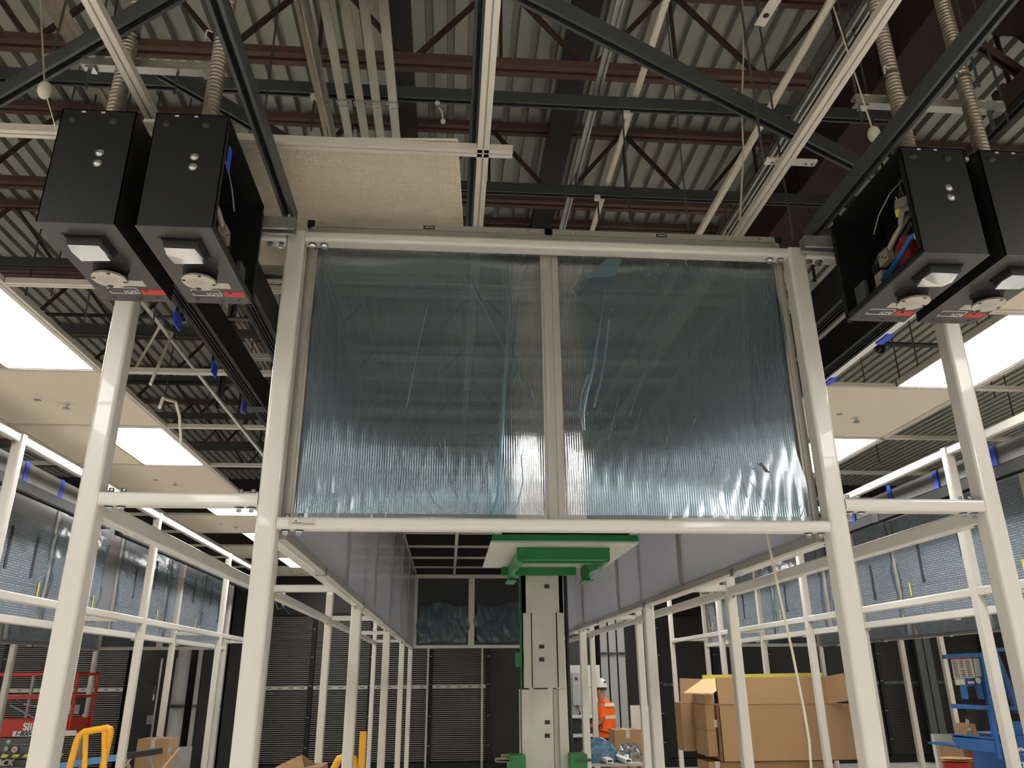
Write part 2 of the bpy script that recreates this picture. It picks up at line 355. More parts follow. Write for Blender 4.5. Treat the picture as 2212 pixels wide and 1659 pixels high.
for px, z, r, lab in ((1440, 5.35, .022, 'tan armoured cable running back across the upper middle right'), (1796, 4.95, .026, 'tan armoured cable running back beside the hanging strut clip'), (640, 5.1, .016, 'thin ribbed cable left of the five conduits'), (100, 5.4, .03, 'ribbed tan cable at the upper left, outer of two'), (122, 5.4, .03, 'ribbed tan cable at the upper left, inner of two')):
    a = at(px, 0, Z=z); MB().tube([(a.x, 1.5, z), (a.x, 4, z), (a.x, 9, z)], r, 8).build('armoured_cable', 'cable' if px > 1000 else 'duct', label=lab, cat='cable')
# hanging rods: (pixel x, pixel y of the foot, height of the foot, top)
RODS = [(114, 113, 4.5, 6.45, 'hanging rod left of the slotted trapeze'), (205, 112, 4.45, 6.45, 'hanging rod at the left end of the left slotted trapeze'), (376, 203, 12.83, 4.42, 'short rod stub under the left slotted trapeze'),
        (184, 192, 12.83, 4.42, 'thick rod stub hanging at the left end of the left trapeze'), (570, 255, 4.75, 6.45, 'hanging rod between the left feed boxes and the conduits'), (672, 282, 10+RY[0], 5.25, 'hanging rod with clip just left of the conduits'),
        (1362, 492, 10+RY[0], 5.25, 'hanging rod with white clip in the middle of the ceiling'), (1488, 500, 4.0, 6.45, 'thin suspension wire right of the middle rod'), (1295, 496, 10+RY[1], 5.25, 'short hanging rod above the panel mullion'),
        (1572, 503, 10+RY[1], 5.25, 'hanging rod left of the right white grid bar'), (1713, 515, 3.98, 6.45, 'hanging rod ending on the right corner of the enclosure'), (1748, 462, 10+RY[1], 5.25, 'thin rod below the white clip plate'),
        (1862, 262, 4.35, 6.45, 'hanging rod at the left end of the right slotted trapeze'), (1892, 292, 4.35, 6.47, 'hanging rod beside the white egg insulator on the right'), (2146, 276, 12.83, 4.42, 'thick rod stub hanging under the right trapeze'),
        (2116, 188, 4.45, 6.45, 'hanging rod near the right end of the right trapeze'), (2180, 270, 4.4, 6.47, 'hanging rod at the far right edge'), (1650, 350, 4.1, 6.47, 'rod hanging from the white perforated clip')]
for px, py, z0, z1, lab in RODS:
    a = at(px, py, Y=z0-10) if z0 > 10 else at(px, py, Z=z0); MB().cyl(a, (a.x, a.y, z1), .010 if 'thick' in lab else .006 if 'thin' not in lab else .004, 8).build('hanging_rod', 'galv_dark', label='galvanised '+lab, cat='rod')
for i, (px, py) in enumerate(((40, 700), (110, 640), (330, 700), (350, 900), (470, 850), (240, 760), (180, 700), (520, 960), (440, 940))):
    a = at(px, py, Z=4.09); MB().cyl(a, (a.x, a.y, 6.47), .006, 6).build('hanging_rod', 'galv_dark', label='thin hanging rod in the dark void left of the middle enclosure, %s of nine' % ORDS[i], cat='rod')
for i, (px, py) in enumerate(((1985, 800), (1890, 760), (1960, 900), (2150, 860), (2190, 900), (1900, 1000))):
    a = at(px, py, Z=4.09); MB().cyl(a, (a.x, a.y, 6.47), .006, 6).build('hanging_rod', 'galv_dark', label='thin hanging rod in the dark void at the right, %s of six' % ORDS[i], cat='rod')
for px, py, z, lab in ((1353, 243, 5.23, 'small white beam clip on the nearest cross strut'), (679, 206, 5.23, 'small white beam clip beside the conduits'), (1290, 424, 5.23, 'small white beam clip on the rear cross strut')):
    a = at(px, py, Z=z); MB().box(a.x-.02, a.x+.02, a.y-.02, a.y+.02, z-.03, z).build('beam_clip', 'wht', label=lab, cat='clip')
a = at(1708, 352, Z=4.1); t = thing('splice_plate', a, 'white slotted splice plate crossing the right grid bar', 'plate')
MB().box(a.x-.12, a.x+.12, a.y-.02, a.y+.02, a.z, a.z+.012).build('plate', 'grid', t)
for q in (-.09, -.06, .07, .1): MB().cyl((a.x+q, a.y, a.z-.006), (a.x+q, a.y, a.z), .006, 8).build('screw', 'chrome', t)
a = at(1640, 55, Z=4.6); c = at(1675, 0, Z=4.6)
t = thing('perforated_clip', a, 'white perforated angle clip hanging at the top right of centre', 'clip')
m = MB(); d = (c-a).normalized(); m.bar(a, a+d*.45, .05, .006); m.build('angle', 'grid', t)
for k in range(3): MB().cyl(a+d*(.06+.13*k)-Vector((0, 0, .004)), a+d*(.06+.13*k)-Vector((0, 0, .0035)), .014, 10).build('slot', 'ink', t)
a = at(945, 222, Y=RY[0]); c = at(957, 262, Y=RY[0])
t = thing('hook_clip', c, 'white twisted hook clip hanging above the perforated tile', 'clip')
MB().tube([a, a+(c-a)*.3, a+(c-a)*.5+Vector((.012, 0, 0)), c], .005, 6).build('hook', 'wht', t)
for p in (a, c): MB().sphere(p, .02, 10, 6, (.8, .25, 1)).build('eye', 'wht', t)
for px, py, lab in ((97, 195, 'white egg shaped insulator hanging from a wire at the upper left'), (1888, 290, 'white egg shaped insulator hanging beside the right strut')):
    a = at(px, py, Y=2.72); t = thing('wire_insulator', a, lab, 'insulator')
    MB().sphere(a, .028, 12, 8, (1, 1, 1.5)).build('body', 'cable', t)
    MB().cyl(a, a+Vector((-.35 if px < 1000 else .0, .15, 1.2)), .004, 6).build('wire', 'cable', t); MB().cyl(a, a+Vector((.12, .1, -.35)), .003, 6).build('wire', 'cable', t)
t = at(1604, 0, Y=3.5); pts = [at(1606, -60, Y=3.9), at(1603, 40, Y=3.85), at(1606, 120, Y=3.8), at(1602, 240, Y=3.75), at(1606, 330, Y=3.7), at(1597, 500, Y=3.65), at(1612, 760, Y=3.62), at(1640, 1000, Y=3.6), at(1660, 1170, Y=3.58), at(1685, 1290, Y=3.57), at(1712, 1410, Y=3.56), at(1738, 1540, Y=3.55), at(1748, 1600, Y=3.55), at(1752, 1659, Y=3.55), at(1754, 1800, Y=3.55)]
MB().tube(pts, .0055, 8).build('white_cable', 'cable', label='long white cord hanging down inside the right of the middle enclosure', cat='cord')
# clutter deep in the dark void on either side
for i, (x0, x1, y, z, r) in enumerate(((-7, -.9, 6.0, 4.7, .02), (-7, -.9, 8.1, 4.9, .035), (-7, -.9, 10.6, 4.6, .03), (2.6, 9, 6.4, 4.8, .03))):
    MB().cyl((x0, y, z), (x1, y, z), r, 10).build('void_pipe', 'galv_dark', label='dull pipe crossing the dark ceiling void, %s of four from the left front' % ORDS[i], cat='pipe')
for i, (pts, mm) in enumerate((([(400-75, 830), (372, 720), (345, 705), (325, 740), (290, 800)], 'cable'), ([(345, 880), (352, 860), (380, 868), (388, 900), (392, 960)], 'cable'), ([(296, 640), (360, 720), (470, 860), (575, 990)], 'galv'))):
    P = [at(px, py, Y=5.2+.35*k) for k, (px, py) in enumerate(pts)]
    MB().tube(P, .012 if i < 2 else .016, 8).build('loose_cable' if i < 2 else 'steel_conduit', mm, label=('white loop of flexible cable in the void left of the black busway', 'grey loop of cable low in the void beside the left busway', 'thin steel conduit slanting away under the left busway')[i], cat='cable' if i < 2 else 'conduit')
for i, (px, py, dx) in enumerate(((395, 690, .1), (600-130, 880, -.2), (1905, 760, .25))):
    a = at(px, py, Z=4.15); MB().prism((a.x, a.y, 4.15), (a.x+dx, a.y+.8, 6.2), strutprof(.05, .05), (0, 1, 0)).build('strut_brace', 'galv_dark', label='dark strut brace slanting up in the ceiling void, %s' % ('behind the left feed boxes', 'farther back beside the left busway', 'beside the right busway')[i], cat='strut channel')

# ---------------------------------------------------------------- ceiling grid, tiles, lamps
ZG = 4.05; GX = lambda k: .11+1.365*k; GY = lambda k: 2.83+1.385*k
def gridbar(p, q, label, mt='grid'):
    m = MB(); p = Vector(p); q = Vector(q); a, c = m.basis(q-p)
    for s in (-1, 1): m.bar(p+a*s*.0145, q+a*s*.0145, .022, .034)
    m.bar(p+Vector((0, 0, .006)), q+Vector((0, 0, .006)), .008, .022)
    m.build('ceiling_grid_bar', mt, label=label, cat='ceiling grid bar')
mains = {-3: 'at the outer edge of the left lamp strip', -2: 'at the inner edge of the left lamp strip', -1: 'passing between the left pair of black feed boxes', 0: 'running back above the middle of the enclosure', 1: 'above the right half of the enclosure', 2: 'at the inner edge of the right lamp strip', 3: 'at the outer edge of the right lamp strip', -4: 'over the left neighbouring enclosure', 4: 'over the right neighbouring enclosure'}
for k, lab in mains.items():
    gridbar((GX(k), YF+2 if abs(k) > 1 else .6, ZG+.017), (GX(k), 18.3, ZG+.017), 'white grooved ceiling grid bar '+lab)
for j in range(-1, 12):
    y = GY(j)
    for nm, x0, x1 in (('left', GX(-4), GX(-2)), ('left inner', GX(-2), GX(-1)), ('middle', GX(-1), GX(0)), ('right inner', GX(0), GX(2)), ('right', GX(2), GX(4))):
        if nm == 'right inner' and j < 1: continue
        if nm == 'middle' and j < 0: continue
        gridbar((x0+.03, y, ZG+.017), (x1-.03 + (.16 if (nm, j) == ('middle', 0) else 0), y, ZG+.017), 'white cross bar of the ceiling grid, row %s from the front, %s bay' % (ORDS[j+1], nm))
def lamp(x0, x1, y0, y1, label, group=None):
    t = thing('ceiling_light', ((x0+x1)/2, (y0+y1)/2, ZG), label, 'ceiling light', group)
    m = MB()
    for a in ((x0, x1, y0, y0+.012), (x0, x1, y1-.012, y1), (x0, x0+.012, y0, y1), (x1-.012, x1, y0, y1)): m.box(*a, ZG+.004, ZG+.05)
    m.build('frame', 'grid', t); MB().box(x0, x1, y0, y1, ZG+.05, ZG+.055).build('housing', 'grid', t)
    MB().box(x0+.012, x1-.012, y0+.012, y1-.012, ZG+.008, ZG+.012).build('diffuser', 'lamp', t)
def tile(x0, x1, y0, y1, label, head=True):
    t = thing('ceiling_tile', ((x0+x1)/2, (y0+y1)/2, ZG+.01), label, 'ceiling tile')
    MB().box(x0, x1, y0, y1, ZG+.01, ZG+.028).build('panel', 'tile', t)
    if head: MB().cyl(((x0+x1)/2-.1, (y0+y1)/2, ZG+.008), ((x0+x1)/2-.1, (y0+y1)/2, ZG+.0099), .028, 14).build('escutcheon', 'yellow_s' if 'left' in label and 'front' in label else 'chrome', t)
for side, kx in (('left', -3), ('right', 2)):
    x0, x1 = GX(kx)+.03, GX(kx+1)-.03; xm = x1-.63
    for j in range(-6, 11):
        y0, y1 = GY(j)+.03, GY(j+1)-.03
        if (j % 2 and j > 0) or j < -1:  # behind the viewpoint every bay is lit, extra panels added for pane reflections
            n = (j-1)//2
            lab = 'glowing ceiling light panel in the %s strip, %s from the front' % (side, ORDS[n]) if j >= 1 else 'unseen ceiling light panel overhead behind the viewpoint in the %s strip' % side
            lamp(xm, x1, y0, y1, lab, 'lamps in the ceiling strips' if j >= 1 else 'unseen lamps behind the viewpoint, %s' % side)
            if j in (3,) and side == 'left': tile(x0, xm-.02, y0, y1, 'half width white ceiling tile beside the second lamp of the left strip', False)
        elif j >= -1:
            tile(x0, x1, y0, y1, 'white ceiling tile %s in the %s strip' % ('before the first lamp' if j == 0 else 'behind the %s lamp' % ORDS[j//2-1], side) if j >= 0 else 'white ceiling tile overhead', j > 0)
            if j > 0:
                a = Vector((x0+.75, y0+.75, ZG)); t = thing('pendant_sprinkler', a, 'small pendant sprinkler head under the tile behind the %s lamp of the %s strip' % (ORDS[j//2-1], side), 'sprinkler')
                MB().cyl(a+Vector((0, 0, .01)), a-Vector((0, 0, .03)), .008, 8).build('stem', 'chrome', t); MB().cyl(a-Vector((0, 0, .034)), a-Vector((0, 0, .03)), .03, 12).build('deflector', 'chrome', t)
for side, xc in (('far left', -9.9), ('far right', 10.3)):  # outer lamp strips added to light the hall
    for j in range(-5, 11, 2):
        lamp(xc-.31, xc+.31, GY(j)+.03, GY(j+1)-.03, 'added ceiling light panel beyond the %s neighbouring enclosure' % side.split()[1], 'added lamps of the outer strip, %s' % side.split()[1])
# loose egg crate tile resting on the grid at the front
t = thing('egg_crate_tile', (-.6, 3.5, ZG+.04), 'cream perforated ceiling tile lying loose beside the middle grid bar', 'ceiling tile')
m = MB(); x0, x1, y0, y1 = -1.24, -.0, 2.87, 4.2; n = 98
for k in range(n+1):
    xx = x0+(x1-x0)*k/n; m.box(xx-.002, xx+.002, y0, y1, ZG+.042, ZG+.05)
for k in range(106):
    yy = y0+(y1-y0)*k/105; m.box(x0, x1, yy-.002, yy+.002, ZG+.042, ZG+.05)
m.rot(math.radians(-3), 'Z', (-1.24, 2.87, 0)); m.build('lattice', 'egg', t)
MB().box(x0, x1, y0, y1, ZG+.05, ZG+.056).rot(math.radians(-3), 'Z', (-1.24, 2.87, 0)).build('backing', 'egg', t)
m = MB(); m.box(-.55, -.09, 2.9, 2.93, ZG+.07, ZG+.085); m.build('tile_edge_strip', 'tile', label='white strip lying on top of the perforated tile', cat='strip')

# ---------------------------------------------------------------- white steel frames of the aisle enclosures
FY = [3.2, 6.585, 9.97, 13.35, 16.4]; PW = .085; HT = 3.858
def bolt(m, c, d=-1, r=.011, par=None):
    c = Vector(c)
    if par: m = MB(); bolt(m, c, d, r); m.build('bolt', 'chrome', par); return
    m.cyl(c, c+Vector((0, 0, d*.004)), r*1.7, 12); m.cyl(c+Vector((0, 0, d*.004)), c+Vector((0, 0, d*.02)), r, 6)
def frame(cx, label, mid):
    t = thing('aisle_frame', (cx, 9.8, 0), label, 'steel frame')
    rows = {'il': cx-1.246, 'ol': cx-1.959, 'ir': cx+1.161, 'or': cx+1.876}
    for rk, x in rows.items():
        for y in FY:
            m = MB(); m.bar((x+PW/2, y+PW/2, 0), (x+PW/2, y+PW/2, HT), PW, PW, (0, 1, 0), .014); p = m.build('post', 'white', t)
            MB().box(x-.03, x+PW+.03, y-.03, y+PW+.03, 0, .012).build('foot_plate', 'white', p)
        for y0, y1 in zip(FY, FY[1:]):
            outer = rk[0] == 'o'; z = 2.56 if outer else 2.475
            for zz in ((z, 3.82) if (not outer or not mid) else (z,)):
                m = MB(); m.bar((x+PW/2, y0+PW, zz), (x+PW/2, y1, zz), .06, .075, (0, 0, 1), .012); r = m.build('rail', 'white', t)
                if zz < 3 or not mid:
                    for yy in (y0+PW+.05, y1-.05): bolt(None, (x+PW/2, yy, zz-.0375), par=r)
    for y in FY:
        for a, c in (('ol', 'il'), ('ir', 'or')):
            for z in ((2.588,) if y > 3.3 else (2.588, 3.833)):
                m = MB(); m.bar((rows[a]+PW, y+.04, z), (rows[c], y+.04, z), .08, .055, (0, 0, 1), .014); r = m.build('cross_beam', 'white', t)
                for xx in (rows[a]+PW+.03, rows[a]+PW+.08, rows[c]-.08, rows[c]-.03):
                    bolt(None, (xx, y+.04, z-.0275), par=r)
                    if y < 4 and z < 3: bolt(None, (xx, y+.04, z+.0275), 1, par=r)
    for z in (2.493, 3.834):
        m = MB(); m.bar((rows['il']+PW, 3.24, z), (rows['ir'], 3.24, z), .08, .05, (0, 0, 1), .016); r = m.build('front_beam', 'white', t)
        for xx in (.03, .085): bolt(None, (rows['il']+PW+xx, 3.24, z-.025), par=r); bolt(None, (rows['ir']-xx, 3.24, z-.025), par=r); bolt(None, (rows['il']+PW+xx, 3.25, z+.025), 1, par=r)
        if mid and z < 3:
            s = MB().box(-.655, -.545, 3.1985, 3.2005, 2.478, 2.506).build('sticker', 'label', r)
            MB().box(-.64, -.60, 3.1975, 3.1985, 2.489, 2.4915).box(-.595, -.552, 3.1975, 3.1985, 2.486, 2.488).box(-.627, -.622, 3.1975, 3.1985, 2.496, 2.501).build('print', 'ink', s)
        m = MB(); m.bar((rows['il']+PW, 16.44, z), (rows['ir'], 16.44, z), .08, .05, (0, 0, 1), .014); m.build('rear_beam', 'white', t)
    return t
CX = {'m': .459, 'l': -5.575, 'r': 6.50}
frame(CX['m'], 'white tubular steel frame of the middle enclosure around the green lift mast', True)
frame(CX['l'], 'white tubular steel frame of the left neighbouring enclosure', False)
frame(CX['r'], 'white tubular steel frame of the right neighbouring enclosure', False)

# ---------------------------------------------------------------- framed clear wall panels
def side_panel(x, y0, y1, label, face, film=None, z0=2.44, z1=3.93, cat='wall panel'):
    """panel in a plane X = x; face = +1 / -1 is the side that carries the film"""
    t = thing('wall_panel', (x, (y0+y1)/2, z0), label, cat)
    m = MB(); w = .035
    m.box(x-.016, x+.016, y0, y0+w, z0, z1).box(x-.016, x+.016, y1-w, y1, z0, z1).box(x-.016, x+.016, y0+w, y1-w, z0, z0+w).box(x-.016, x+.016, y0+w, y1-w, z1-w, z1)
    m.build('frame', 'alu', t)
    MB().box(x-.004, x+.004, y0+w, y1-w, z0+w, z1-w).build('pane', 'poly', t)
    MB().box(x-.028, x+.028, (y0+y1)/2-.03, (y0+y1)/2+.03, z0-.02, z0+.02).build('hanger_clip', 'chrome', t)
    if film:
        m = MB(); n = 14; r = random.Random(int(y0*100+x*10)); sh = [[r.uniform(-.006, .006) for _ in range(n+1)] for _ in range(n+1)]
        xx = x+face*.013; a0, a1, b0, b1 = film
        vs = []
        for i in range(n+1):
            for j in range(n+1):
                edge = (.035*math.sin(i*1.7+y0) if j in (0, n) else 0) + r.uniform(-.01, .01)
                vs.append((xx+face*abs(sh[i][j])*2, y0+w+.02+(y1-y0-2*w-.04)*(a0+(a1-a0)*j/n)+edge*.4, z0+w+(z1-z0-2*w)*(b0+(b1-b0)*i/n)))
        m.add(vs, [(i*(n+1)+j, i*(n+1)+j+1, (i+1)*(n+1)+j+1, (i+1)*(n+1)+j) for i in range(n) for j in range(n)]); m.sm = True
        m.build('protective_film', 'print', t, 'printed blue protective film')
        m = MB()
        for k in range(2):
            yy = y0+w+(y1-y0)*(a0+(a1-a0)*(.3+.4*k)); zc = z0+.3+.5*r.random()
            m.box(xx+face*.013, xx+face*.015, yy-.022, yy+.022, zc, zc+.42)
        m.build('print_bar', 'ink', t)
        m = MB(); yy = y0+w+(y1-y0)*(a0+.85*(a1-a0)); m.box(xx+face*.013, xx+face*.015, yy-.015, yy+.015, z0+.3, z0+.45); m.build('print_mark', 'hazard', t)
        m = MB()
        for e in (a0, a1):
            yy = y0+w+.02+(y1-y0-2*w-.04)*e; P = [(xx+face*(.015+.012*math.sin(k*2.3)), yy+.03*math.sin(k*1.3+y0), z0+.06+(z1-z0-.2)*(b0+(b1-b0)*k/9)) for k in range(10)]
            m.tube(P, [.004+.010*abs(math.sin(k*1.9)) for k in range(10)], 6)
        m.build('film_fold', 'film', t)
    return t
SY = [3.3, 5.40, 7.50, 9.55, 11.65, 13.70, 16.36]
for i, (a, c) in enumerate(zip(SY, SY[1:])):
    side_panel(CX['m']-1.152, a, c, 'clear wall panel on the left side of the middle enclosure, %s from the front' % ORDS[i], 1)
    side_panel(CX['m']+1.152, a, c, 'clear wall panel on the right side of the middle enclosure, %s from the front' % ORDS[i], -1)
NY = [3.3, 5.3, 7.2, 9.1, 10.95, 12.85, 14.75, 16.36]
fl = {0: None, 1: None, 2: (.3, 1, 0, .72), 3: (0, .75, 0, .8), 4: (.0, 1, 0, .95), 5: (.05, 1, 0, .9), 6: (0, .95, 0, .9)}
fr = {0: (0, 1, 0, .9), 1: (0, 1, 0, .97), 2: (0, 1, 0, .95), 3: (0, .95, 0, .97), 4: (.05, 1, 0, .95), 5: (.0, 1, 0, .9), 6: (0, .9, 0, .95)}
for i, (a, c) in enumerate(zip(NY, NY[1:])):
    side_panel(CX['l']+1.152, a, c, '%s on the near side of the left neighbouring enclosure, %s from the front' % ('film covered clear panel' if fl[i] else 'bare clear panel', ORDS[i]), 1, fl[i])
    side_panel(CX['r']-1.152, a, c, 'film covered clear panel on the near side of the right neighbouring enclosure, %s from the front' % ORDS[i], -1, fr[i])
    if i > 2:
        side_panel(CX['l']-1.152, a, c, 'film covered panel on the far side of the left neighbouring enclosure, %s of four' % ORDS[i-3], 1, (.05, .95, 0, .6))
        side_panel(CX['r']+1.152, a, c, 'film covered panel on the far side of the right neighbouring enclosure, %s of four' % ORDS[i-3], -1, (.05, .95, 0, .6))
def crumple(x0, x1, z0, z1, y, seed, ragged=.05, amp=.03, nx=34, nz=30, freq=(9, 34)):
    """hanging sheet of loose film with steep vertical gathers, in a plane of about Y = y"""
    r = random.Random(seed); ph = [r.uniform(0, 6.3) for _ in range(8)]; fq = [r.uniform(*freq) for _ in range(8)]
    vs = []
    for i in range(nz+1):
        v = i/nz
        for j in range(nx+1):
            u = j/nx; s = 0
            for k in range(8): s += math.sin(fq[k]*(u+.22*(1-v)*math.sin(ph[k]+3*v))+ph[k]+3*v*math.sin(ph[k]))*(.5+.5*math.sin(ph[k]+5*v))
            g = amp*abs(s)/5*(1.1-v*.85)
            ed = ragged*math.sin(ph[0]+9*v)*(1 if j == nx else -1 if j == 0 else 0)
            et = ragged*math.sin(ph[1]+7*u)*(1 if i == nz else .4 if i == 0 else 0)
            vs.append((x0+(x1-x0)*u+ed+0., y-g, z0+(z1-z0)*v+et))
    m = MB(); m.add(vs, [(i*(nx+1)+j, i*(nx+1)+j+1, (i+1)*(nx+1)+j+1, (i+1)*(nx+1)+j) for i in range(nz) for j in range(nx)]); return m
def end_panel(x0, x1, y, z0, z1, label, bag=None):
    t = thing('wall_panel', ((x0+x1)/2, y, z0), label, 'wall panel'); m = MB(); w = .06
    m.box(x0, x0+w, y-.016, y+.016, z0, z1).box(x1-w, x1, y-.016, y+.016, z0, z1).box(x0+w, x1-w, y-.016, y+.016, z0, z0+w).box(x0+w, x1-w, y-.016, y+.016, z1-w, z1)
    m.build('frame', 'white', t); MB().box(x0+w, x1-w, y-.004, y+.004, z0+w, z1-w).build('pane', 'poly_x', t)
    if bag:
        a, c, d, e, sd = bag
        crumple(a, c, d, e, y-.02, sd, .05, .07, 40, 24).build('loose_film', 'film_bag', t, 'crumpled blue film hanging loose')
for key, nm in (('m', 'middle'), ('l', 'left neighbouring'), ('r', 'right neighbouring')):
    cx = CX[key]
    for s, x0, x1 in (('left', cx-1.15, cx), ('right', cx, cx+1.15)):
        bag = None
        if key == 'm': bag = (x0+.09, x0+1.08, 2.56, 3.28, 5 if s == 'left' else 9)
        end_panel(x0, x1, 16.34, 2.44, 3.86, 'rear end wall panel of the %s enclosure, %s half%s' % (nm, s, ', with crumpled blue film' if bag else ''), bag)

# fluted front panels of the middle enclosure
def flute_pane(t, x0, x1, y, z0, z1, pitch=.0107, amp=.0011):
    m = MB(); m.sm = True; n = int((x1-x0)/pitch)*8; xs = [x0+(x1-x0)*i/n for i in range(n+1)]
    vs = []
    for z in (z0, z1): vs += [(x, y-amp*math.sin(2*math.pi*(x-x0)/pitch), z) for x in xs]
    m.add(vs, [(i, i+1, i+1+n+1, i+n+1) for i in range(n)])
    m.build('pane', 'flute', t)
    MB().box(x0, x1, y+.0105, y+.0115, z0, z1).build('back_skin', 'skin_clear', t)
    m = MB(); k = 0
    while x0+(k+.75)*pitch < x1:
        x = x0+(k+.75)*pitch; m.add([(x, y+.0012, z0), (x, y+.0104, z0), (x, y+.0104, z1), (x, y+.0012, z1)], [(0, 1, 2, 3)]); k += 1
    m.build('web_core', 'web', t)
for s, x0, x1 in (('left', -.70, .452), ('right', .452, 1.62)):
    y = 3.312; z0, z1, w = 2.52, 3.965, .043
    t = thing('front_panel', ((x0+x1)/2, y, z0), 'large fluted clear front panel of the middle enclosure, %s of the centre mullion' % s, 'wall panel')
    xl, xr = x0+(.0 if s == 'left' else 0), x1
    m = MB()
    for a, c in ((xl, xl+w), (xr-w, xr)):
        MB().box(a, c, y-.02, y+.03, z0, z1-.03).box(a+.012, a+.031, y-.026, y-.02, z0, z1-.03).build('stile', 'alu', t)
    MB().box(xl+w, xr-w, y-.02, y+.03, z1-.062, z1-.03).box(xl+.02, xr-.02, y-.026, y+.03, z1-.03, z1).build('top_rail', 'alu', t)
    MB().box(xl+w, xr-w, y-.02, y+.03, z0, z0+.03).build('bottom_rail', 'alu', t)
    for e in (xl+.003, xr-.003): MB().box(e-.017, e+.017, y-.028, y+.03, z1-.03, z1+.003).build('corner_cap', 'black', t)
    for xx in (xl+.12, xr-.1): MB().cyl((xx, y-.03, z1-.015), (xx, y-.026, z1-.015), .006, 10).build('rivet', 'chrome', t)
    xb = xl+.56; pl = MB().box(xb-.02, xb+.035, y-.0285, y-.0262, z1-.024, z1-.006).build('name_plate', 'ink', t)
    MB().box(xb-.034, xb-.022, y-.0285, y-.0262, z1-.024, z1-.006).box(xb-.012, xb+.03, y-.0295, y-.0285, z1-.0175, z1-.0125).build('emblem', 'label', pl)
    flute_pane(t, xl+w-.004, xr-w+.004, y, z0+.03, z1-.055)
# loose protective film on the front of the two front panels
F = 3.288
m = crumple(-.64, .26, 2.53, 3.78, F, 3, .02, .0035, 220, 50, (20, 70)); f1 = m.build('protective_film', 'film', None, 'clear protective film peeling on the front panel left of the mullion', 'plastic film')
def fold(pts, r, parent, mt='film_blue', name='film_fold', y=3.25):
    P = [at(px, py, Y=y) for px, py in pts]; m = MB(); m.tube(P, r, 7); m.v = [Vector((v.x, y+(v.y-y)*.5, v.z)) for v in m.v]; return m.build(name, mt, parent)
fold([(1106, 566), (1104, 640), (1098, 700), (1093, 780), (1088, 850), (1084, 930), (1080, 1010), (1077, 1075), (1066, 1112)], [.002, .005, .006, .009, .008, .010, .008, .014, .016], f1)
fold([(1120, 640), (1113, 700), (1108, 760), (1118, 790), (1108, 830)], [.002, .003, .004, .008, .003], f1, 'film')
for q in ([(1105, 1108), (1118, 1090), (1130, 1040), (1126, 985), (1132, 970)], [(1140, 575), (1132, 590), (1124, 610)], [(1135, 600), (1124, 620)], [(925, 655), (905, 740), (888, 830), (878, 880)], [(1000, 560), (1040, 650), (1085, 745), (1130, 830), (1165, 925)]):
    fold(q, .0028, f1)
for q in ([(1112, 760), (1106, 790), (1120, 800), (1112, 850)], [(1095, 900), (1104, 905), (1098, 915)], [(918, 1030), (922, 1055), (938, 1085), (955, 1100)], [(870, 1085), (880, 1020), (905, 905), (915, 890)], [(862, 1060), (872, 985)], [(790, 1112), (805, 1080)], [(1022, 1112), (1045, 1040), (1060, 960)], [(1005, 1105), (1015, 1085), (1005, 1060)], [(840, 1095), (848, 1065)], [(950, 955), (968, 1020), (990, 1080)], [(1148, 840), (1170, 930)]):
    fold(q, .0022, f1, 'wrap', 'crease', 3.246)
m = crumple(.61, 1.56, 2.53, 3.78, F, 21, .03, .0035, 220, 50, (20, 70)); f2 = m.build('protective_film', 'film', None, 'clear protective film peeling on the front panel right of the mullion', 'plastic film')
P = [at(px, py, Y=3.246) for px, py in ((1312, 558), (1236, 624), (1268, 600), (1330, 596), (1345, 562))]
MB().quad(*P).build('folded_corner', 'film_blue', f2)
P = [at(px, py, Y=3.25) for px, py in ((1236, 624), (1250, 640), (1300, 590), (1262, 598))]
MB().quad(*P).build('folded_corner', 'film', f2)
for q, r in (([(1310, 620), (1298, 690), (1290, 740), (1280, 800), (1266, 850), (1258, 890), (1262, 930)], [.003, .005, .006, .008, .010, .012, .006]), ([(1316, 690), (1306, 770), (1296, 830), (1282, 880)], .006), ([(1290, 775), (1270, 810), (1256, 850), (1250, 900)], .004)):
    fold(q, r, f2)
for q in ([(1300, 820), (1290, 860), (1272, 892), (1256, 892)], [(1336, 860), (1322, 920), (1314, 950)], [(1392, 800), (1360, 900)], [(1386, 880), (1370, 945)], [(1320, 665), (1326, 680)], [(1502, 905), (1488, 945)], [(1480, 905), (1478, 930)], [(1442, 945), (1436, 965)], [(1450, 970), (1436, 1030)], [(1550, 980), (1535, 1030)], [(1545, 1060), (1560, 1105), (1570, 1115)], [(1590, 1010), (1615, 1075)], [(1620, 1040), (1655, 1090)], [(1370, 1085), (1384, 1110)], [(1745, 1080), (1730, 1115)], [(1250, 960), (1248, 1020)], [(1400, 590), (1408, 603)], [(1440, 570), (1452, 585)], [(1480, 566), (1492, 584)]):
    fold(q, .0024, f2, 'wrap', 'crease', 3.246)
P = [at(px, py, Y=3.25) for px, py in ((1637, 1004), (1644, 999), (1654, 1010), (1664, 1022), (1652, 1020), (1646, 1008))]
MB().quad(*P).build('torn_patch', 'charcoal', f2)

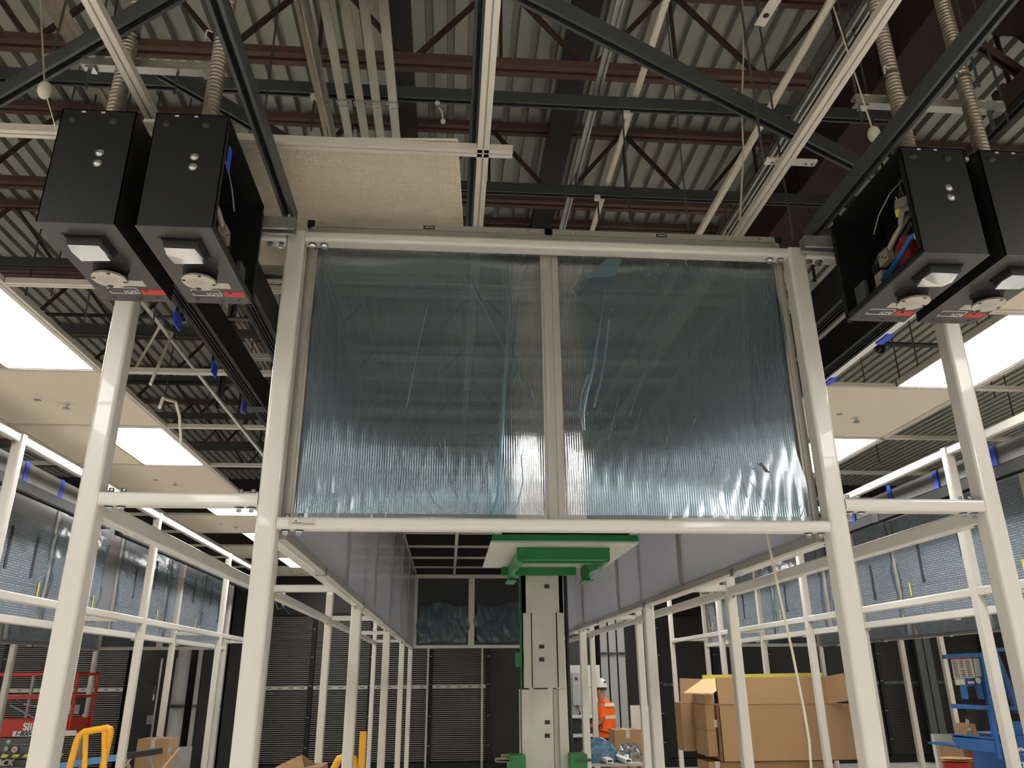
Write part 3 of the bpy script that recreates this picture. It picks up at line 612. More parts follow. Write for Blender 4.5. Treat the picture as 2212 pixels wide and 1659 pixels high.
# ---------------------------------------------------------------- overhead busways
def busway(x0, z0, label, y0=3.077, y1=18.3, w=.088, h=.18):
    t = thing('busway', (x0+w/2, (y0+y1)/2, z0), label, 'busway'); m = MB()
    m.box(x0, x0+w, y0, y1, z0+.012, z0+h); m.build('housing', 'black', t)
    m = MB()
    for q in (0, .02, .036, .055, .079): m.box(x0+q, x0+q+(.016 if q in (0, .079) else .005), y0, y1, z0, z0+.012)
    m.build('track_lip', 'black', t)
    for k in [q for q in range(4) if y0 < 5+3.4*q < y1-.2]: MB().box(x0-.004, x0+w+.004, 5+3.4*k, 5.12+3.4*k, z0-.004, z0+h+.01).build('joint_cover', 'black_face', t)
ZB = 3.60
busway(-1.346, ZB, 'black overhead busway from the outermost left feed box'); busway(-1.034, ZB, 'black overhead busway from the left feed box with open side')
busway(1.865, ZB, 'black overhead busway from the right feed box with open side'); busway(2.195, ZB, 'black overhead busway from the outermost right feed box')
busway(-3.98, 3.52, 'black busway with grey cover along the left neighbouring enclosure, nearer part', 3.0, 9.25, .07, .1); busway(-3.98, 3.52, 'black busway along the left neighbouring enclosure, farther part', 9.6, 16.5, .07, .1)
busway(4.83, 3.52, 'black busway with grey cover along the right neighbouring enclosure', 3.0, 16.5, .07, .1)
MB().box(-3.96, -3.93, 3.0, 9.25, 3.63, 3.80).build('busway_cover', 'cover', label='grey metal cover strip on top of the left neighbouring busway', cat='cover strip')
MB().box(4.84, 4.87, 3.0, 13, 3.63, 3.80).build('busway_cover', 'cover', label='grey metal cover strip on top of the right neighbouring busway', cat='cover strip')
for y, lab in ((9.2, 'nearer'), (9.72, 'farther')): MB().box(-3.911, -3.905, y-.05, y+.01, 3.54, 3.62).build('warning_label', 'hazard', label='yellow label on the end of the %s left neighbouring busway' % lab, cat='label')
def tape(p, dx, dy, dz, lab): MB().box(p[0]-dx, p[0]+dx, p[1]-dy, p[1]+dy, p[2]-dz, p[2]+dz).build('masking_tape', 'tape', label='strip of blue masking tape '+lab, cat='tape')
for (px, py, z), lab in zip(((383, 692, 3.62), (463, 798, 3.62), (527, 880, 3.62)), ('on the outer left busway, nearest', 'on the outer left busway, second', 'on the outer left busway, farthest')):
    a = at(px, py, X=-1.349); tape(a, .003, .05, .035, lab)
for (px, py), lab in zip(((57, 1020), (133, 1058)), ('hanging over the grey cover of the left neighbour, nearer', 'hanging over the grey cover of the left neighbour, farther')):
    a = at(px, py, X=-3.926); tape(a, .002, .035, .10, lab)
for (px, py), lab in zip(((2021, 1036), (1921, 1066), (1842, 1112), (2145, 985)), ('hanging over the grey cover at the right, second', 'hanging over the grey cover at the right, third', 'hanging behind the right cross beam bolts', 'hanging over the grey cover at the far right')):
    a = at(px, py, X=4.826); tape(a, .002, .035, .09, lab)
MB().box(2.284, 2.331, 3.1, 8, 3.60, 3.61).build('white_edge_strip', 'wht', label='thin white strip running along the outer right busway', cat='strip')
for (px, py), lab in zip(((1911, 731), (1789, 823)), ('on the white strip beside the right busway, nearer', 'on the white strip beside the right busway, farther')):
    a = at(px, py, Z=3.6); tape((2.325, a.y, 3.602), .02, .06, .012, lab)

# ---------------------------------------------------------------- black end feed boxes
def feed_box(x0, label, open_side=0, sleeve=False):
    x1 = x0+.266; y0, y1, z0, z1, th = 2.46, 3.063, 3.40, 3.892, .004
    t = thing('feed_box', ((x0+x1)/2, (y0+y1)/2, z0), label, 'power feed box', 'black busway feed boxes')
    m = MB(); m.box(x0, x1, y0, y0+th, z0+.003, z1).box(x0, x1, y1-th, y1, z0+.003, z1).box(x0, x1, y0, y1, z1-th, z1)
    if open_side != -1: m.box(x0, x0+th, y0, y1, z0+.003, z1)
    if open_side != 1: m.box(x1-th, x1, y0, y1, z0+.003, z1)
    if open_side:
        xe = x1 if open_side == 1 else x0; xi = xe-open_side*.003; a = xe-open_side*.022
        m.box(xi, xe, y0, y0+.028, z0+.02, z1-.02).box(xi, xe, y0, y1, z0, z0+.03).box(xi, xe, y1-.014, y1, z0, z1-.02).box(a, xe, y1, y1+.012, z0-.004, z1-.03)
    m.build('housing', 'black', t)
    m = MB(); m.box(x0-.001, x1+.001, y0-.001, y1, z0, z0+.003); fp = m.build('bottom_plate', 'plate', t)
    for xx, yy in ((.06, .07), (.2, .07), (.05, .565), (.15, .575), (.22, .565), (.05, .50), (.2, .50)): MB().cyl((x0+xx, y0+yy, z0-.0015), (x0+xx, y0+yy, z0+.001), .008, 10).build('screw_hole', 'ink', fp)
    # meter with clear cover
    mx, my = x0+.135, y0+.135; mt = MB().box(mx-.062, mx+.062, my-.055, my+.055, z0-.03, z0).build('meter', 'ink', t)
    MB().box(mx-.07, mx+.07, my-.062, my+.062, z0-.008, z0).build('bezel', 'black', mt); MB().box(mx-.046, mx+.046, my-.04, my+.045, z0-.0335, z0-.03).build('display', 'label', mt)
    m = MB(); m.add([(mx-.058, my-.05, z0-.036), (mx+.05, my-.05, z0-.037), (mx+.062, my+.01, z0-.042), (mx+.05, my+.058, z0-.037), (mx-.055, my+.06, z0-.040), (mx-.066, my, z0-.036)], [(0, 1, 2, 3, 4, 5)]); m.build('cover_film', 'film', mt)
    # round plug socket
    c = (x0+.135, y0+.315); pl = MB().cyl((c[0], c[1], z0-.045), (c[0], c[1], z0), .066, 40).build('socket_ring', 'ink', t)
    MB().cyl((c[0], c[1], z0-.052), (c[0], c[1], z0-.045), .064, 40).build('socket_face', 'label', pl)
    m = MB()
    for q in range(4): MB().cyl((c[0]+.055*math.cos(q*1.571+.3), c[1]+.055*math.sin(q*1.571+.3), z0-.0535), (c[0]+.055*math.cos(q*1.571+.3), c[1]+.055*math.sin(q*1.571+.3), z0-.05), .007 if q != 1 else .011, 10).build('socket_screw', 'ink', pl)
    for q in range(5): m.box(c[0]-.03+.012*q, c[0]-.026+.012*q, c[1]-.03+.004*q, c[1]+.035-.006*q, z0-.0525, z0-.052)
    m.box(c[0]-.043, c[0]-.036, c[1]-.008, c[1]+.012, z0-.0525, z0-.052); m.build('socket_print', 'alu', pl)
    MB().box(x0+.105, x0+.215, y0+.415, y0+.462, z0-.0012, z0).build('rating_label', 'label', t)
    q = x0+(.055 if not sleeve else .05)
    MB().box(q+.122, q+.215 if not sleeve else q+.205, y0+.49, y0+.535, z0-.0012, z0).build('warning_label', 'label_red', t, 'red warning label')
    pt = MB(); lx0, lx1, ly0, ly1 = q-.005, q+.112, y0+.478, y0+.532
    for e in ((lx0, lx1, ly0, ly0+.0035), (lx0, lx1, ly1-.0035, ly1), (lx0, lx0+.0035, ly0, ly1), (lx1-.0035, lx1, ly0, ly1)): pt.box(*e, z0-.0012, z0)
    lg = pt.build('logo_plate', 'wht', t)
    text('PDI', 'lettering', .034, (q+.078, y0+.514, z0-.0014), (-1, 0, 0), (0, -1, 0), 'wht', lg, .0004)
    # front face: two bolts and the upper rubber plugs
    for zz in (3.70, 3.655): MB().sphere((x0+.165, y0-.003, zz), .0125, 14, 8, (1, .5, 1)).cyl((x0+.165, y0-.002, zz), (x0+.165, y0+.001, zz), .016, 18).build('cap_bolt', 'chrome', t)
    for xx in (.045, .19): MB().sphere((x0+xx, y0, 3.845), .017, 12, 8, (1, .6, 1)).build('rubber_plug', 'black_face', t)
    for xx in (.07, .14): MB().box(x0+xx, x0+xx+.014, y0-.0012, y0, 3.877, 3.885).build('small_tag', 'label', t)
    if open_side:
        s = open_side; X = lambda d: (x1 if s == 1 else x0)-s*d
        def P(px, py, d): return at(px, py, X=X(d))
        def lug(pts, r, mm, nm): MB().tube(pts, r, 10).build(nm, mm, t)
        k = [(.0, .0)]
        Y = lambda f: y0+f*(y1-y0); Z = lambda f: z0+f*(z1-z0)
        lug([(X(.13), Y(.22), Z(.66)), (X(.10), Y(.32), Z(.58)), (X(.08), Y(.44), Z(.48)), (X(.07), Y(.52), Z(.40))], .0125, 'lug', 'cable_lug')
        lug([(X(.15), Y(.40), Z(.60)), (X(.13), Y(.48), Z(.50)), (X(.11), Y(.56), Z(.36))], .012, 'lug', 'cable_lug')
        MB().box(X(.055), X(.085), Y(.50), Y(.62), Z(.30), Z(.42)).build('terminal_block', 'lug', t); MB().box(X(.06), X(.085), Y(.62), Y(.72), Z(.16), Z(.28)).build('terminal_block', 'lug', t)
        for q in range(3): MB().cyl((X(.054), Y(.53+.035*q), Z(.335+.03*q)), (X(.06), Y(.53+.035*q), Z(.335+.03*q)), .006, 8).build('terminal_screw', 'ink', t)
        MB().box(X(.07), X(.12), Y(.22), Y(.36), Z(.64), Z(.74)).rot(.35, 'X', (X(.09), Y(.3), Z(.68))).build('connector', 'lug', t)
        MB().box(X(.09), X(.14), Y(.64), Y(.82), Z(.10), Z(.24)).build('insulator', 'insul', t); MB().box(X(.10), X(.15), Y(.36), Y(.50), Z(.20), Z(.44)).build('insulator', 'insul', t)
        MB().box(X(.03), X(.045), Y(.78), Y(.92), Z(.08), Z(.28)).build('bracket', 'galv_dark', t)
        for q in range(5): lug([(X(.07+.02*q), Y(.10+.03*q), Z(.90)), (X(.05+.02*q), Y(.2+.05*q), Z(.84)), (X(.08), Y(.26+.03*q), Z(.74)), (X(.10), Y(.22), Z(.66))], .005, 'ink', 'wire')
        lug([(X(.06), Y(.05), Z(.84)), (X(.04), Y(.3), Z(.80)), (X(.05), Y(.5), Z(.74)), (X(.05), Y(.60), Z(.62))], .003, 'lug', 'wire')
        for q in range(2): lug([(X(.12), Y(.5), Z(.42)), (X(.09), Y(.62+.05*q), Z(.5)), (X(.08), Y(.72+.05*q), Z(.40)), (X(.09), Y(.76), Z(.24))], .004, 'ink', 'wire')
        if s == -1:
            lug([(X(.03), Y(.55), Z(.12)), (X(.04), Y(.35), Z(.2)), (X(.05), Y(.2), Z(.3)), (X(.09), Y(.12), Z(.3))], .012, 'blue', 'cable'); lug([(X(.04), Y(.05), Z(.36)), (X(.03), Y(.10), Z(.50)), (X(.04), Y(.20), Z(.56)), (X(.06), Y(.30), Z(.50))], .013, 'lug', 'cable')
            lug([(X(.02), Y(.10), Z(.22)), (X(.02), Y(.06), Z(.30)), (X(.02), Y(.03), Z(.26)), (X(.02), Y(.10), Z(.20))], .003, 'cable', 'wire_loop'); MB().box(X(.065), X(.08), Y(.30), Y(.35), Z(.60), Z(.66)).build('yellow_ferrule', 'hazard', t)
        else:
            MB().box(X(.002), X(.006), Y(.1), Y(.16), Z(.62), Z(.82)).build('tape', 'tape', t)
    return t
feed_box(-1.468, 'black feed box with closed sides, outermost of the left pair'); feed_box(-1.131, 'black feed box with its right side open showing wiring, inner one of the left pair', 1, True)
feed_box(1.778, 'black feed box with its left side open showing wiring, inner one of the right pair', -1, True); feed_box(2.110, 'black feed box at the right edge of the view, outermost of the right pair', 0, True)
MB().box(-1.2, -1.13, 2.52, 2.56, 3.895, 3.91).build('white_bracket', 'grid', label='small white bracket between the tops of the left feed boxes', cat='bracket')
MB().box(2.05, 2.11, 2.52, 2.56, 3.885, 3.90).build('white_bracket', 'grid', label='small white bracket between the tops of the right feed boxes', cat='bracket')
for px, py, lab in ((250, 235, 'on the outermost left feed box'), (456, 238, 'on the inner left feed box'), (1962, 322, 'on the inner right feed box'), (2122, 330, 'on the outermost right feed box')):
    a = at(px, py, Y=2.75); t = thing('flexible_conduit', (a.x, 2.75, 3.9), 'ribbed flexible metal conduit rising vertically '+lab, 'conduit'); P = []; R = []
    z = 3.89
    while z < 5.6:
        for q, r in ((0, .0285), (.005, .034), (.011, .034), (.016, .0285)): P.append((a.x, 2.75, z+q)); R.append(r)
        z += .0195
    MB().tube(P, R, 18).build('hose', 'duct', t)
    MB().cyl((a.x, 2.75, 4.50), (a.x, 2.75, 4.535), .037, 16).build('strap', 'galv_dark', t)
    MB().tube([(a.x-.03, 2.715, 4.54), (a.x-.055, 2.71, 4.545), (a.x-.06, 2.71, 4.50)], .0035, 6).build('tie_tail', 'wht', t)
for pa, pb, lab in (((185, 118), (478, 106), 'left'), ((1840, 200), (2158, 212), 'right')):
    a = at(*pa, Y=2.83); c = at(*pb, Y=2.83); a.z = c.z = 4.44
    t = thing('trapeze_strut', (a+c)/2, 'galvanised slotted trapeze strut carrying the %s pair of flexible conduits' % lab, 'strut channel')
    MB().prism(a, c, strutprof(.05, .045), (0, -1, 0)).build('channel', 'galv', t)
    n = 9; m = MB()
    for k in range(n):
        x = a.x+(c.x-a.x)*(k+.7)/n; m.box(x-.014, x+.014, 2.804, 2.8055, 4.452, 4.462)
    m.build('slot', 'grid', t)
    for x in (a.x+.04, c.x-.04): MB().box(x-.02, x+.02, 2.81, 2.85, 4.40, 4.414).build('washer', 'chrome', t)
# galvanised struts bolted to the enclosure corners
def c_strut(p, q, label, h=.06): return strut(p, q, label, 'galv', .06, h)
c_strut((-1.6, 3.14, 3.842), (-.735, 3.14, 3.842), 'galvanised strut fixed across the left corner post top'); c_strut((1.665, 3.14, 3.842), (2.6, 3.14, 3.842), 'galvanised strut fixed across the right corner post top')
c_strut((-1.6, 3.62, 3.86), (-.79, 3.62, 3.86), 'slotted galvanised strut behind the left corner post', .05); c_strut((1.71, 3.62, 3.86), (2.6, 3.62, 3.86), 'slotted galvanised strut behind the right corner post', .05)
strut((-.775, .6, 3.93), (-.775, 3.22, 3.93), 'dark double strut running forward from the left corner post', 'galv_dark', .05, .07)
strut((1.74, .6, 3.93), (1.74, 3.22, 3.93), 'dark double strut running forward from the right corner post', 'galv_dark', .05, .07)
for y in (5.2, 9.0):
    for s, x0, x1 in (('left', -1.55, -.8), ('right', 1.72, 2.5)):
        strut((x0, y, 4.035), (x1, y, 4.035), 'slotted galvanised strut over the %s busways, %s' % (s, 'nearer' if y < 6 else 'farther'), 'galv', .045, .04)

# ---------------------------------------------------------------- rear wall: louvre bays, posts, rails
BX = lambda k: -.39+1.32*k
k0 = -9
for k in range(k0, 11):
    x0, x1 = BX(k)+.06, BX(k+1)-.06; xm = (x0+x1)/2
    if -7.2 < xm < -4.5 or 1.5 < xm < 4.6: continue
    fine = xm > 4.6
    side = 'left of the mast' if xm < 1 else 'right of the cardboard cartons'
    t = thing('louver_panel', (xm, YB-.08, .15), 'dark ribbed wall panel %s, %s from the %s end' % (side, ORDS[k-k0 if xm < 1 else k-4], 'left' if xm < 1 else 'nearest'), 'wall louvre')
    m = MB(); z = .2
    while z < 3.22:
        m.box(x0, x1, YB-.10, YB-.075, z, z+(.012 if not fine else .012)); z += .043 if not fine else .034
    m.build('slats', 'slat' if not fine else 'slat_fine', t)
    MB().box(x0, x1, YB-.05, YB-.04, .15, 3.25).build('back_sheet', 'black', t)
    MB().box(x0, x1, YB-.115, YB-.10, 1.675, 1.74).build('middle_rail', 'alu' if not fine else 'galv_dark', t)
    m = MB()
    for q in range(5): m.box(x0+.08+.24*q, x0+.17+.24*q, YB-.117, YB-.115, 1.70, 1.715)
    m.build('rail_print', 'ink', t)
for k in range(k0, 12):
    x = BX(k)
    if -7.2 < x < -4.6 or 1.4 < x < 4.5: continue
    t = thing('wall_post', (x, YB-.1, 0), 'black bolted upright on the rear wall, %s from the left' % ORDS[min(k-k0, 19)] if k-k0 < 20 else 'black bolted upright at the right end of the rear wall', 'upright')
    MB().box(x-.05, x+.05, YB-.14, YB-.02, .14, 3.3).build('channel', 'black', t)
    m = MB()
    for z in (.5, 1.1, 1.75, 2.35, 2.95):
        for q in (-.018, .018): m.sphere((x+q, YB-.142, z), .009, 8, 5)
    m.build('bolt', 'wht', t)
for i, px in enumerate((921, 1041, 1666-1000+260)):
    if i == 2: continue
    a = at(px, 1560, Y=18.7); MB().cyl((a.x, 18.7, .05), (a.x, 18.7, 3.3), .022, 10).build('thin_pipe', 'galv', label='thin galvanised upright pipe on the rear wall, %s of two left of the mast' % ('left' if i == 0 else 'right'), cat='pipe')
m = MB(); m.box(XL, XR, YB-.16, YB, 3.25, 3.31); m.build('trim_1', 'black', kind='structure')
MB().box(-4.72, -4.45, 18.2, YB, 0, 3.9).build('wall_pier', 'black_wall', kind='structure')
MB().box(-9, 6, YB-.17, YB-.02, .0, .16).build('trim_2', 'black', kind='structure')
# services standing in front of the rear wall on the left
for px, r, lab, mm in ((393, .14, 'large grey vertical duct pipe left of the black pier', 'pipe'), (428, .05, 'slim grey vertical conduit beside the large duct pipe', 'pipe'), (476, .09, 'grey round column next to the black pier', 'pipe')):
    a = at(px, 1460, Y=18.3); t = thing('vertical_pipe', (a.x, 18.3, 0), lab, 'pipe'); MB().cyl((a.x, 18.3, 0), (a.x, 18.3, 3.9), r, 20).build('pipe', mm, t)
    MB().cyl((a.x, 18.3, 1.35), (a.x, 18.3, 1.4), r+.012, 20).build('band', 'galv_dark', t)
a = at(445, 1460, Y=18.6); MB().box(a.x-.1, a.x+.35, 18.6, 18.68, 0, 3.9).build('grey_wall_panel', 'charcoal', label='grey wall board between the slim conduit and the black pier', cat='wall board')
a = at(340, 1500, Y=18.5); t = thing('door_1', (a.x, 18.5, 0), 'dark door with pale frame and lever lock at the left of the rear wall', 'door'); t['kind'] = 'structure'
MB().box(a.x-.45, a.x+.3, 18.5, 18.56, 0, 2.3).build('leaf', 'black_wall', t)
for q in (-.01, .31): MB().box(a.x+q, a.x+q+.04, 18.46, 18.56, 0, 2.34).build('frame_edge', 'galv', t)
MB().box(a.x-.13, a.x+.0, 18.44, 18.5, 1.02, 1.2).build('lock_case', 'chrome', t)
MB().tube([(a.x-.06, 18.46, 1.5), (a.x-.04, 18.42, 1.62), (a.x-.05, 18.46, 1.78)], .014, 8).build('pull_handle', 'chrome', t)
a = at(395, 1640, Y=17.9); MB().box(a.x-.15, a.x+.15, 17.9, 17.93, 0, .62).build('leaning_sheet', 'pipe', label='grey sheet leaning at the foot of the large duct pipe', cat='sheet')
a = at(612, 1310, Y=17.5); c = at(625, 1327, Y=17.5); b0 = at(602, 1290, Y=17.5)
t = thing('wall_lamp', c, 'small white and blue stick lamp hanging below the cross beam on the left', 'lamp'); MB().cyl(b0, a, .018, 8).build('tube', 'wht', t); MB().cyl(a, c, .022, 8).build('blue_end', 'blue', t); MB().tube([b0, b0-Vector((.06, 0, .1)), b0-Vector((.0, 0, .25)), b0+Vector((.1, 0, -.22))], .012, 6).build('bracket', 'galv_dark', t)

# services on the right around the person
a = at(1310, 1450, Y=18.2)
for i, (px, r) in enumerate(((1307, .08), (1326, .082), (1345, .08))):
    c = at(px, 1460, Y=18.1); t = thing('vertical_pipe', (c.x, 18.1, 0), 'large pale vertical pipe behind the worker, %s of three' % ('left', 'middle', 'right')[i], 'pipe'); MB().cyl((c.x, 18.1, 0), (c.x, 18.1, 3.95), r, 22).build('pipe', 'pipe', t); MB().cyl((c.x, 18.1, 2.35), (c.x, 18.1, 2.39), r+.01, 22).build('band', 'galv', t)
p0 = at(1232, 1437, Y=17.3); p1 = at(1300, 1545, Y=17.3)
t = thing('electrical_cabinet', ((p0.x+p1.x)/2, 17.4, p1.z), 'pale electrical cabinet on the wall between the mast and the worker', 'cabinet')
MB().box(p0.x-.3, p1.x, 17.3, 17.6, p1.z, p0.z).build('body', 'cabinet', t); MB().box(p0.x+.02, p0.x+.22, 17.22, 17.3, p1.z+.2, p0.z-.15).build('door', 'pipe', t); MB().box(p0.x+.07, p0.x+.13, 17.215, 17.22, p0.z-.3, p0.z-.24).build('display', 'ink', t)
MB().tube([(p0.x+.1, 17.25, p1.z+.2), (p0.x+.16, 17.2, p1.z+.05), (p0.x+.05, 17.22, p1.z-.1)], .018, 8).build('cable', 'ink', t)
p0 = at(1232, 1548, Y=17); p1 = at(1300, 1655, Y=17)
t = thing('equipment_rack', ((p0.x+p1.x)/2, 17, 0), 'low white equipment rack with dark units under the electrical cabinet', 'rack'); m = MB()
for x in (p0.x-.2, p0.x+.3, p1.x): m.box(x-.03, x+.03, 16.95, 17.05, 0, p0.z)
for z in (p0.z, p0.z-.35, p0.z-.7): m.box(p0.x-.2, p1.x, 16.95, 17.05, z-.03, z+.03)
m.build('frame', 'cabinet', t)
for i in range(2):
    for j in range(2): MB().box(p0.x-.12+.45*i, p0.x+.2+.45*i, 17.0, 17.25, p0.z-.33-.35*j, p0.z-.09-.35*j).build('unit', 'ink', t)
p0 = at(1270, 1300, Y=18.6); MB().box(1.9, 3.2, 18.55, 18.62, 0, 3.9).build('grey_wall_panel', 'charcoal', label='dark grey wall board behind the electrical cabinet', cat='wall board')
p0 = at(1362, 1524, Y=14); p1 = at(1385, 1580, Y=14); MB().box(p0.x, p1.x+.15, 14, 14.06, 0, p0.z).build('foam_board', 'pink', label='upright pale foam board beside the worker', cat='board')
p0 = at(1327, 1577, Y=12.8); p1 = at(1386, 1600, Y=12.8)
def carton(name, x0, x1, y0, y1, z0, z1, label, cat='cardboard box', parts=True):
    t = thing(name, ((x0+x1)/2, (y0+y1)/2, z0), label, cat); MB().box(x0, x1, y0, y1, z0, z1).build('body', 'card', t)
    if parts: MB().box((x0+x1)/2-.03, (x0+x1)/2+.03, y0-.001, y1+.001, z1-.12, z1+.001).build('packing_tape', 'label', t)
    return t
carton('cardboard_box', p0.x, p1.x, 12.8, 13.25, .1, p0.z, 'tall closed cardboard box standing beside the worker')
MB().box(p0.x-.05, p1.x+.05, 12.75, 13.28, 0, .1).build('pallet', 'wood', label='low wooden pallet under the tall box beside the worker', cat='pallet')

# ---------------------------------------------------------------- material lift in the middle aisle
LY = 6.2
t = thing('material_lift', (.72, LY, 0), 'material lift with steel telescopic mast and green carriage in the middle aisle', 'lift')
a = at(1130, 1500, Y=LY); c = at(1222, 1500, Y=LY); x0, x1 = a.x, c.x; w = x1-x0
zt = at(1176, 1236, Y=LY).z; za = at(1176, 1324, Y=LY).z; zb = at(1176, 1486, Y=LY).z
m = MB(); m.box(x0, x1, LY, LY+.05, za, zt); m.box(x0, x0+.03, LY, LY+.25, za, zt).box(x1-.03, x1, LY, LY+.25, za, zt); m.build('upper_mast', 'steel', t)
m = MB(); m.box(x0+.01, x0+.065, LY-.01, LY+.2, zb, za).box(x1-.05, x1, LY-.01, LY+.2, zb, za).box(x0+.075, x1-.06, LY+.0, LY+.05, zb, za).box(x0+.01, x1, LY+.06, LY+.25, zb, za); m.build('middle_mast', 'steel', t)
m = MB(); m.box(x0-.01, x0+.055, LY-.02, LY+.25, .1, zb-.01).box(x1-.055, x1+.005, LY-.02, LY+.25, .1, zb-.01).box(x0+.055, x1-.10, LY-.01, LY+.05, .1, zb-.01).box(x1-.09, x1-.055, LY+.02, LY+.06, .1, zb-.01); m.build('lower_mast', 'steel', t)
for px, py in ((1181, 1240), (1181, 1267), (1170, 1397), (1170, 1425), (1182, 1560), (1182, 1589)):
    q = at(px, py, Y=LY); MB().box(q.x-.019, q.x+.019, LY-.013, LY-.008, q.z-.014, q.z+.014).build('slot', 'ink', t)
for px in (1126, 1133): q = at(px, 1450, Y=LY+.05); MB().cyl((q.x, LY+.05, .1), (q.x, LY+.05, zt-.02), .009, 8).build('lift_chain', 'green', t)
q = at(1227, 1450, Y=LY+.1); MB().tube([(q.x, LY+.1, .1), (q.x+.01, LY+.1, 1.2), (q.x, LY+.1, 2.0), (q.x, LY+.1, zt)], .016, 8).build('hydraulic_hose', 'ink', t)
a = at(1114, 1410, Y=LY); c = at(1126, 1440, Y=LY); MB().box(a.x, c.x, LY-.03, LY+.03, c.z, a.z).build('control_box', 'green', t)
for s, pa in ((-1, (1085, 1640)), (1, (1262, 1640))):
    q = at(*pa, Y=LY-.1); xe = x0 if s == -1 else x1
    MB().box(min(xe, xe+s*.12), max(xe, xe+s*.12), LY-.15, LY+.05, .08, at(1110, 1628, Y=LY).z).build('outrigger_bracket', 'green', t)
    MB().cyl((q.x+(.02 if s < 0 else -.02), LY-.1, q.z-.015), (q.x+(.02 if s < 0 else -.02), LY-.1, q.z+.005), .075, 18).build('foot_pad', 'steel', t); MB().cyl((q.x+(.02 if s < 0 else -.02), LY-.1, q.z+.005), (q.x+(.02 if s < 0 else -.02), LY-.1, q.z+.03), .03, 10).build('pad_bolt', 'bus', t)
MB().box(x0-.25, x1+.25, LY-.05, LY+.7, .05, .2).build('base', 'green', t)
for sx in (x0-.2, x1+.2):
    MB().cyl((sx, LY+.6, .07), (sx+.04, LY+.6, .07), .07, 14).build('wheel', 'ink', t)
zp = 2.70; f0 = at(1060, 1172, Z=zp); f1 = at(1376, 1172, Z=zp); b0 = at(1042, 1229, Z=zp)
MB().box(f0.x, f1.x+.02, f0.y, LY-.02, zp, zp+.012).build('platform_plate', 'steel', t)
MB().box(f0.x+.01, f1.x+.01, f0.y-.012, f0.y+.02, zp+.012, zp+.05).build('platform_lip', 'green', t)
MB().box(f0.x+.02, f1.x, f0.y+.02, f0.y+.4, zp+.03, zp+.07).build('load_pad', 'ink', t)
for xx in (f0.x+.02, f1.x-.04): MB().box(xx, xx+.05, f0.y-.01, f0.y+.04, zp+.045, zp+.075).build('white_block', 'label', t)
g0 = at(1117, 1192, Z=zp-.03); g1 = at(1318, 1192, Z=zp-.03)
MB().box(g0.x, g1.x, g0.y, g0.y+.05, zp-.08, zp-.002).build('front_crossbar', 'green', t)
MB().box(g0.x+.05, g1.x-.05, g0.y+.30, g0.y+.35, zp-.06, zp-.002).build('middle_crossbar', 'green', t)
MB().box(x0-.16, x1+.10, LY-.06, LY-.01, zp-.06, zp+.02).build('rear_crossbar', 'green', t)
for xa, px in ((g0.x+.01, 1099), (g1.x-.03, 1250)):
    q = at(px, 1257, Y=LY-.15)
    yz = [(g0.y+.02, zp-.002), (g0.y+.02, zp-.09), (g0.y+.35, zp-.10), (LY-.45, q.z+.04), (LY-.25, q.z-.0), (LY-.12, q.z), (LY-.03, q.z+.06), (LY-.03, zp-.002)]
    m = MB(); n = len(yz); dx = lambda y: 0
    m.add([(xa, y, z) for y, z in yz]+[(xa+.03, y, z) for y, z in yz], [tuple(range(n-1, -1, -1)), tuple(range(n, 2*n))]+[(i, (i+1) % n, (i+1) % n+n, i+n) for i in range(n)])
    m.build('fork_gusset', 'green', t)
    m = MB(); m.box(xa-.02, xa+.05, LY-.3, LY-.05, q.z-.008, q.z+.002); m.build('gusset_flange', 'green', t)

# ---------------------------------------------------------------- open cartons on the right
Yc = 10.6
def cpt(px, py, d=0.): return at(px, py, Y=Yc+d)
t = thing('open_carton', (3.9, Yc+.3, 0), 'large open cardboard carton with raised flaps right of the aisle posts', 'cardboard box')
a = cpt(1549, 1524); c = cpt(1858, 1642); x0, x1, z0, z1 = a.x, c.x, c.z, a.z
MB().box(x0+.02, x1, Yc, Yc+.008, z0, z1).box(x0+.02, x1, Yc+.75, Yc+.758, z0, z1).box(x1-.008, x1, Yc, Yc+.75, z0, z1).box(x0+.02, x0+.028, Yc, Yc+.75, z0, z1).box(x0+.02, x1, Yc, Yc+.75, z0, z0+.008).build('body', 'card', t)
MB().quad(cpt(1553, 1521), cpt(1790, 1520), cpt(1782, 1462, .05), cpt(1546, 1464, .05), t=.008).build('front_flap', 'card', t)
MB().quad(cpt(1790, 1520), cpt(1835, 1513, -.3), cpt(1822, 1454, -.25), cpt(1780, 1462, .02), t=.008).build('side_flap', 'card', t)
MB().quad(cpt(1518, 1467, .1), cpt(1545, 1466, .1), cpt(1548, 1492, -.2), cpt(1540, 1498, -.25), cpt(1477, 1497, -.25), t=.008).build('inner_flap', 'card_in', t, 'pale inner flap')
MB().quad(cpt(1517, 1458, .5), cpt(1776, 1453, .5), cpt(1776, 1463, .5), cpt(1517, 1466, .5), t=.03).build('yellow_edge', 'yellow_s', t, 'yellow edging')
Yd = Yc+.66
a = at(1470, 1518, Y=Yd); c = at(1527, 1622, Y=Yd); t = thing('open_carton', ((a.x+c.x)/2, Yd, c.z), 'narrow open cardboard carton hanging at the left of the large one', 'cardboard box')
MB().box(a.x, c.x, Yd, Yd+.3, c.z, a.z).build('body', 'card', t); MB().quad(at(1470, 1516, Y=Yd), at(1520, 1519, Y=Yd), at(1520, 1467, Y=Yd+.05), at(1468, 1465, Y=Yd+.05), t=.008).build('flap', 'card', t)
Ye = Yc+.12
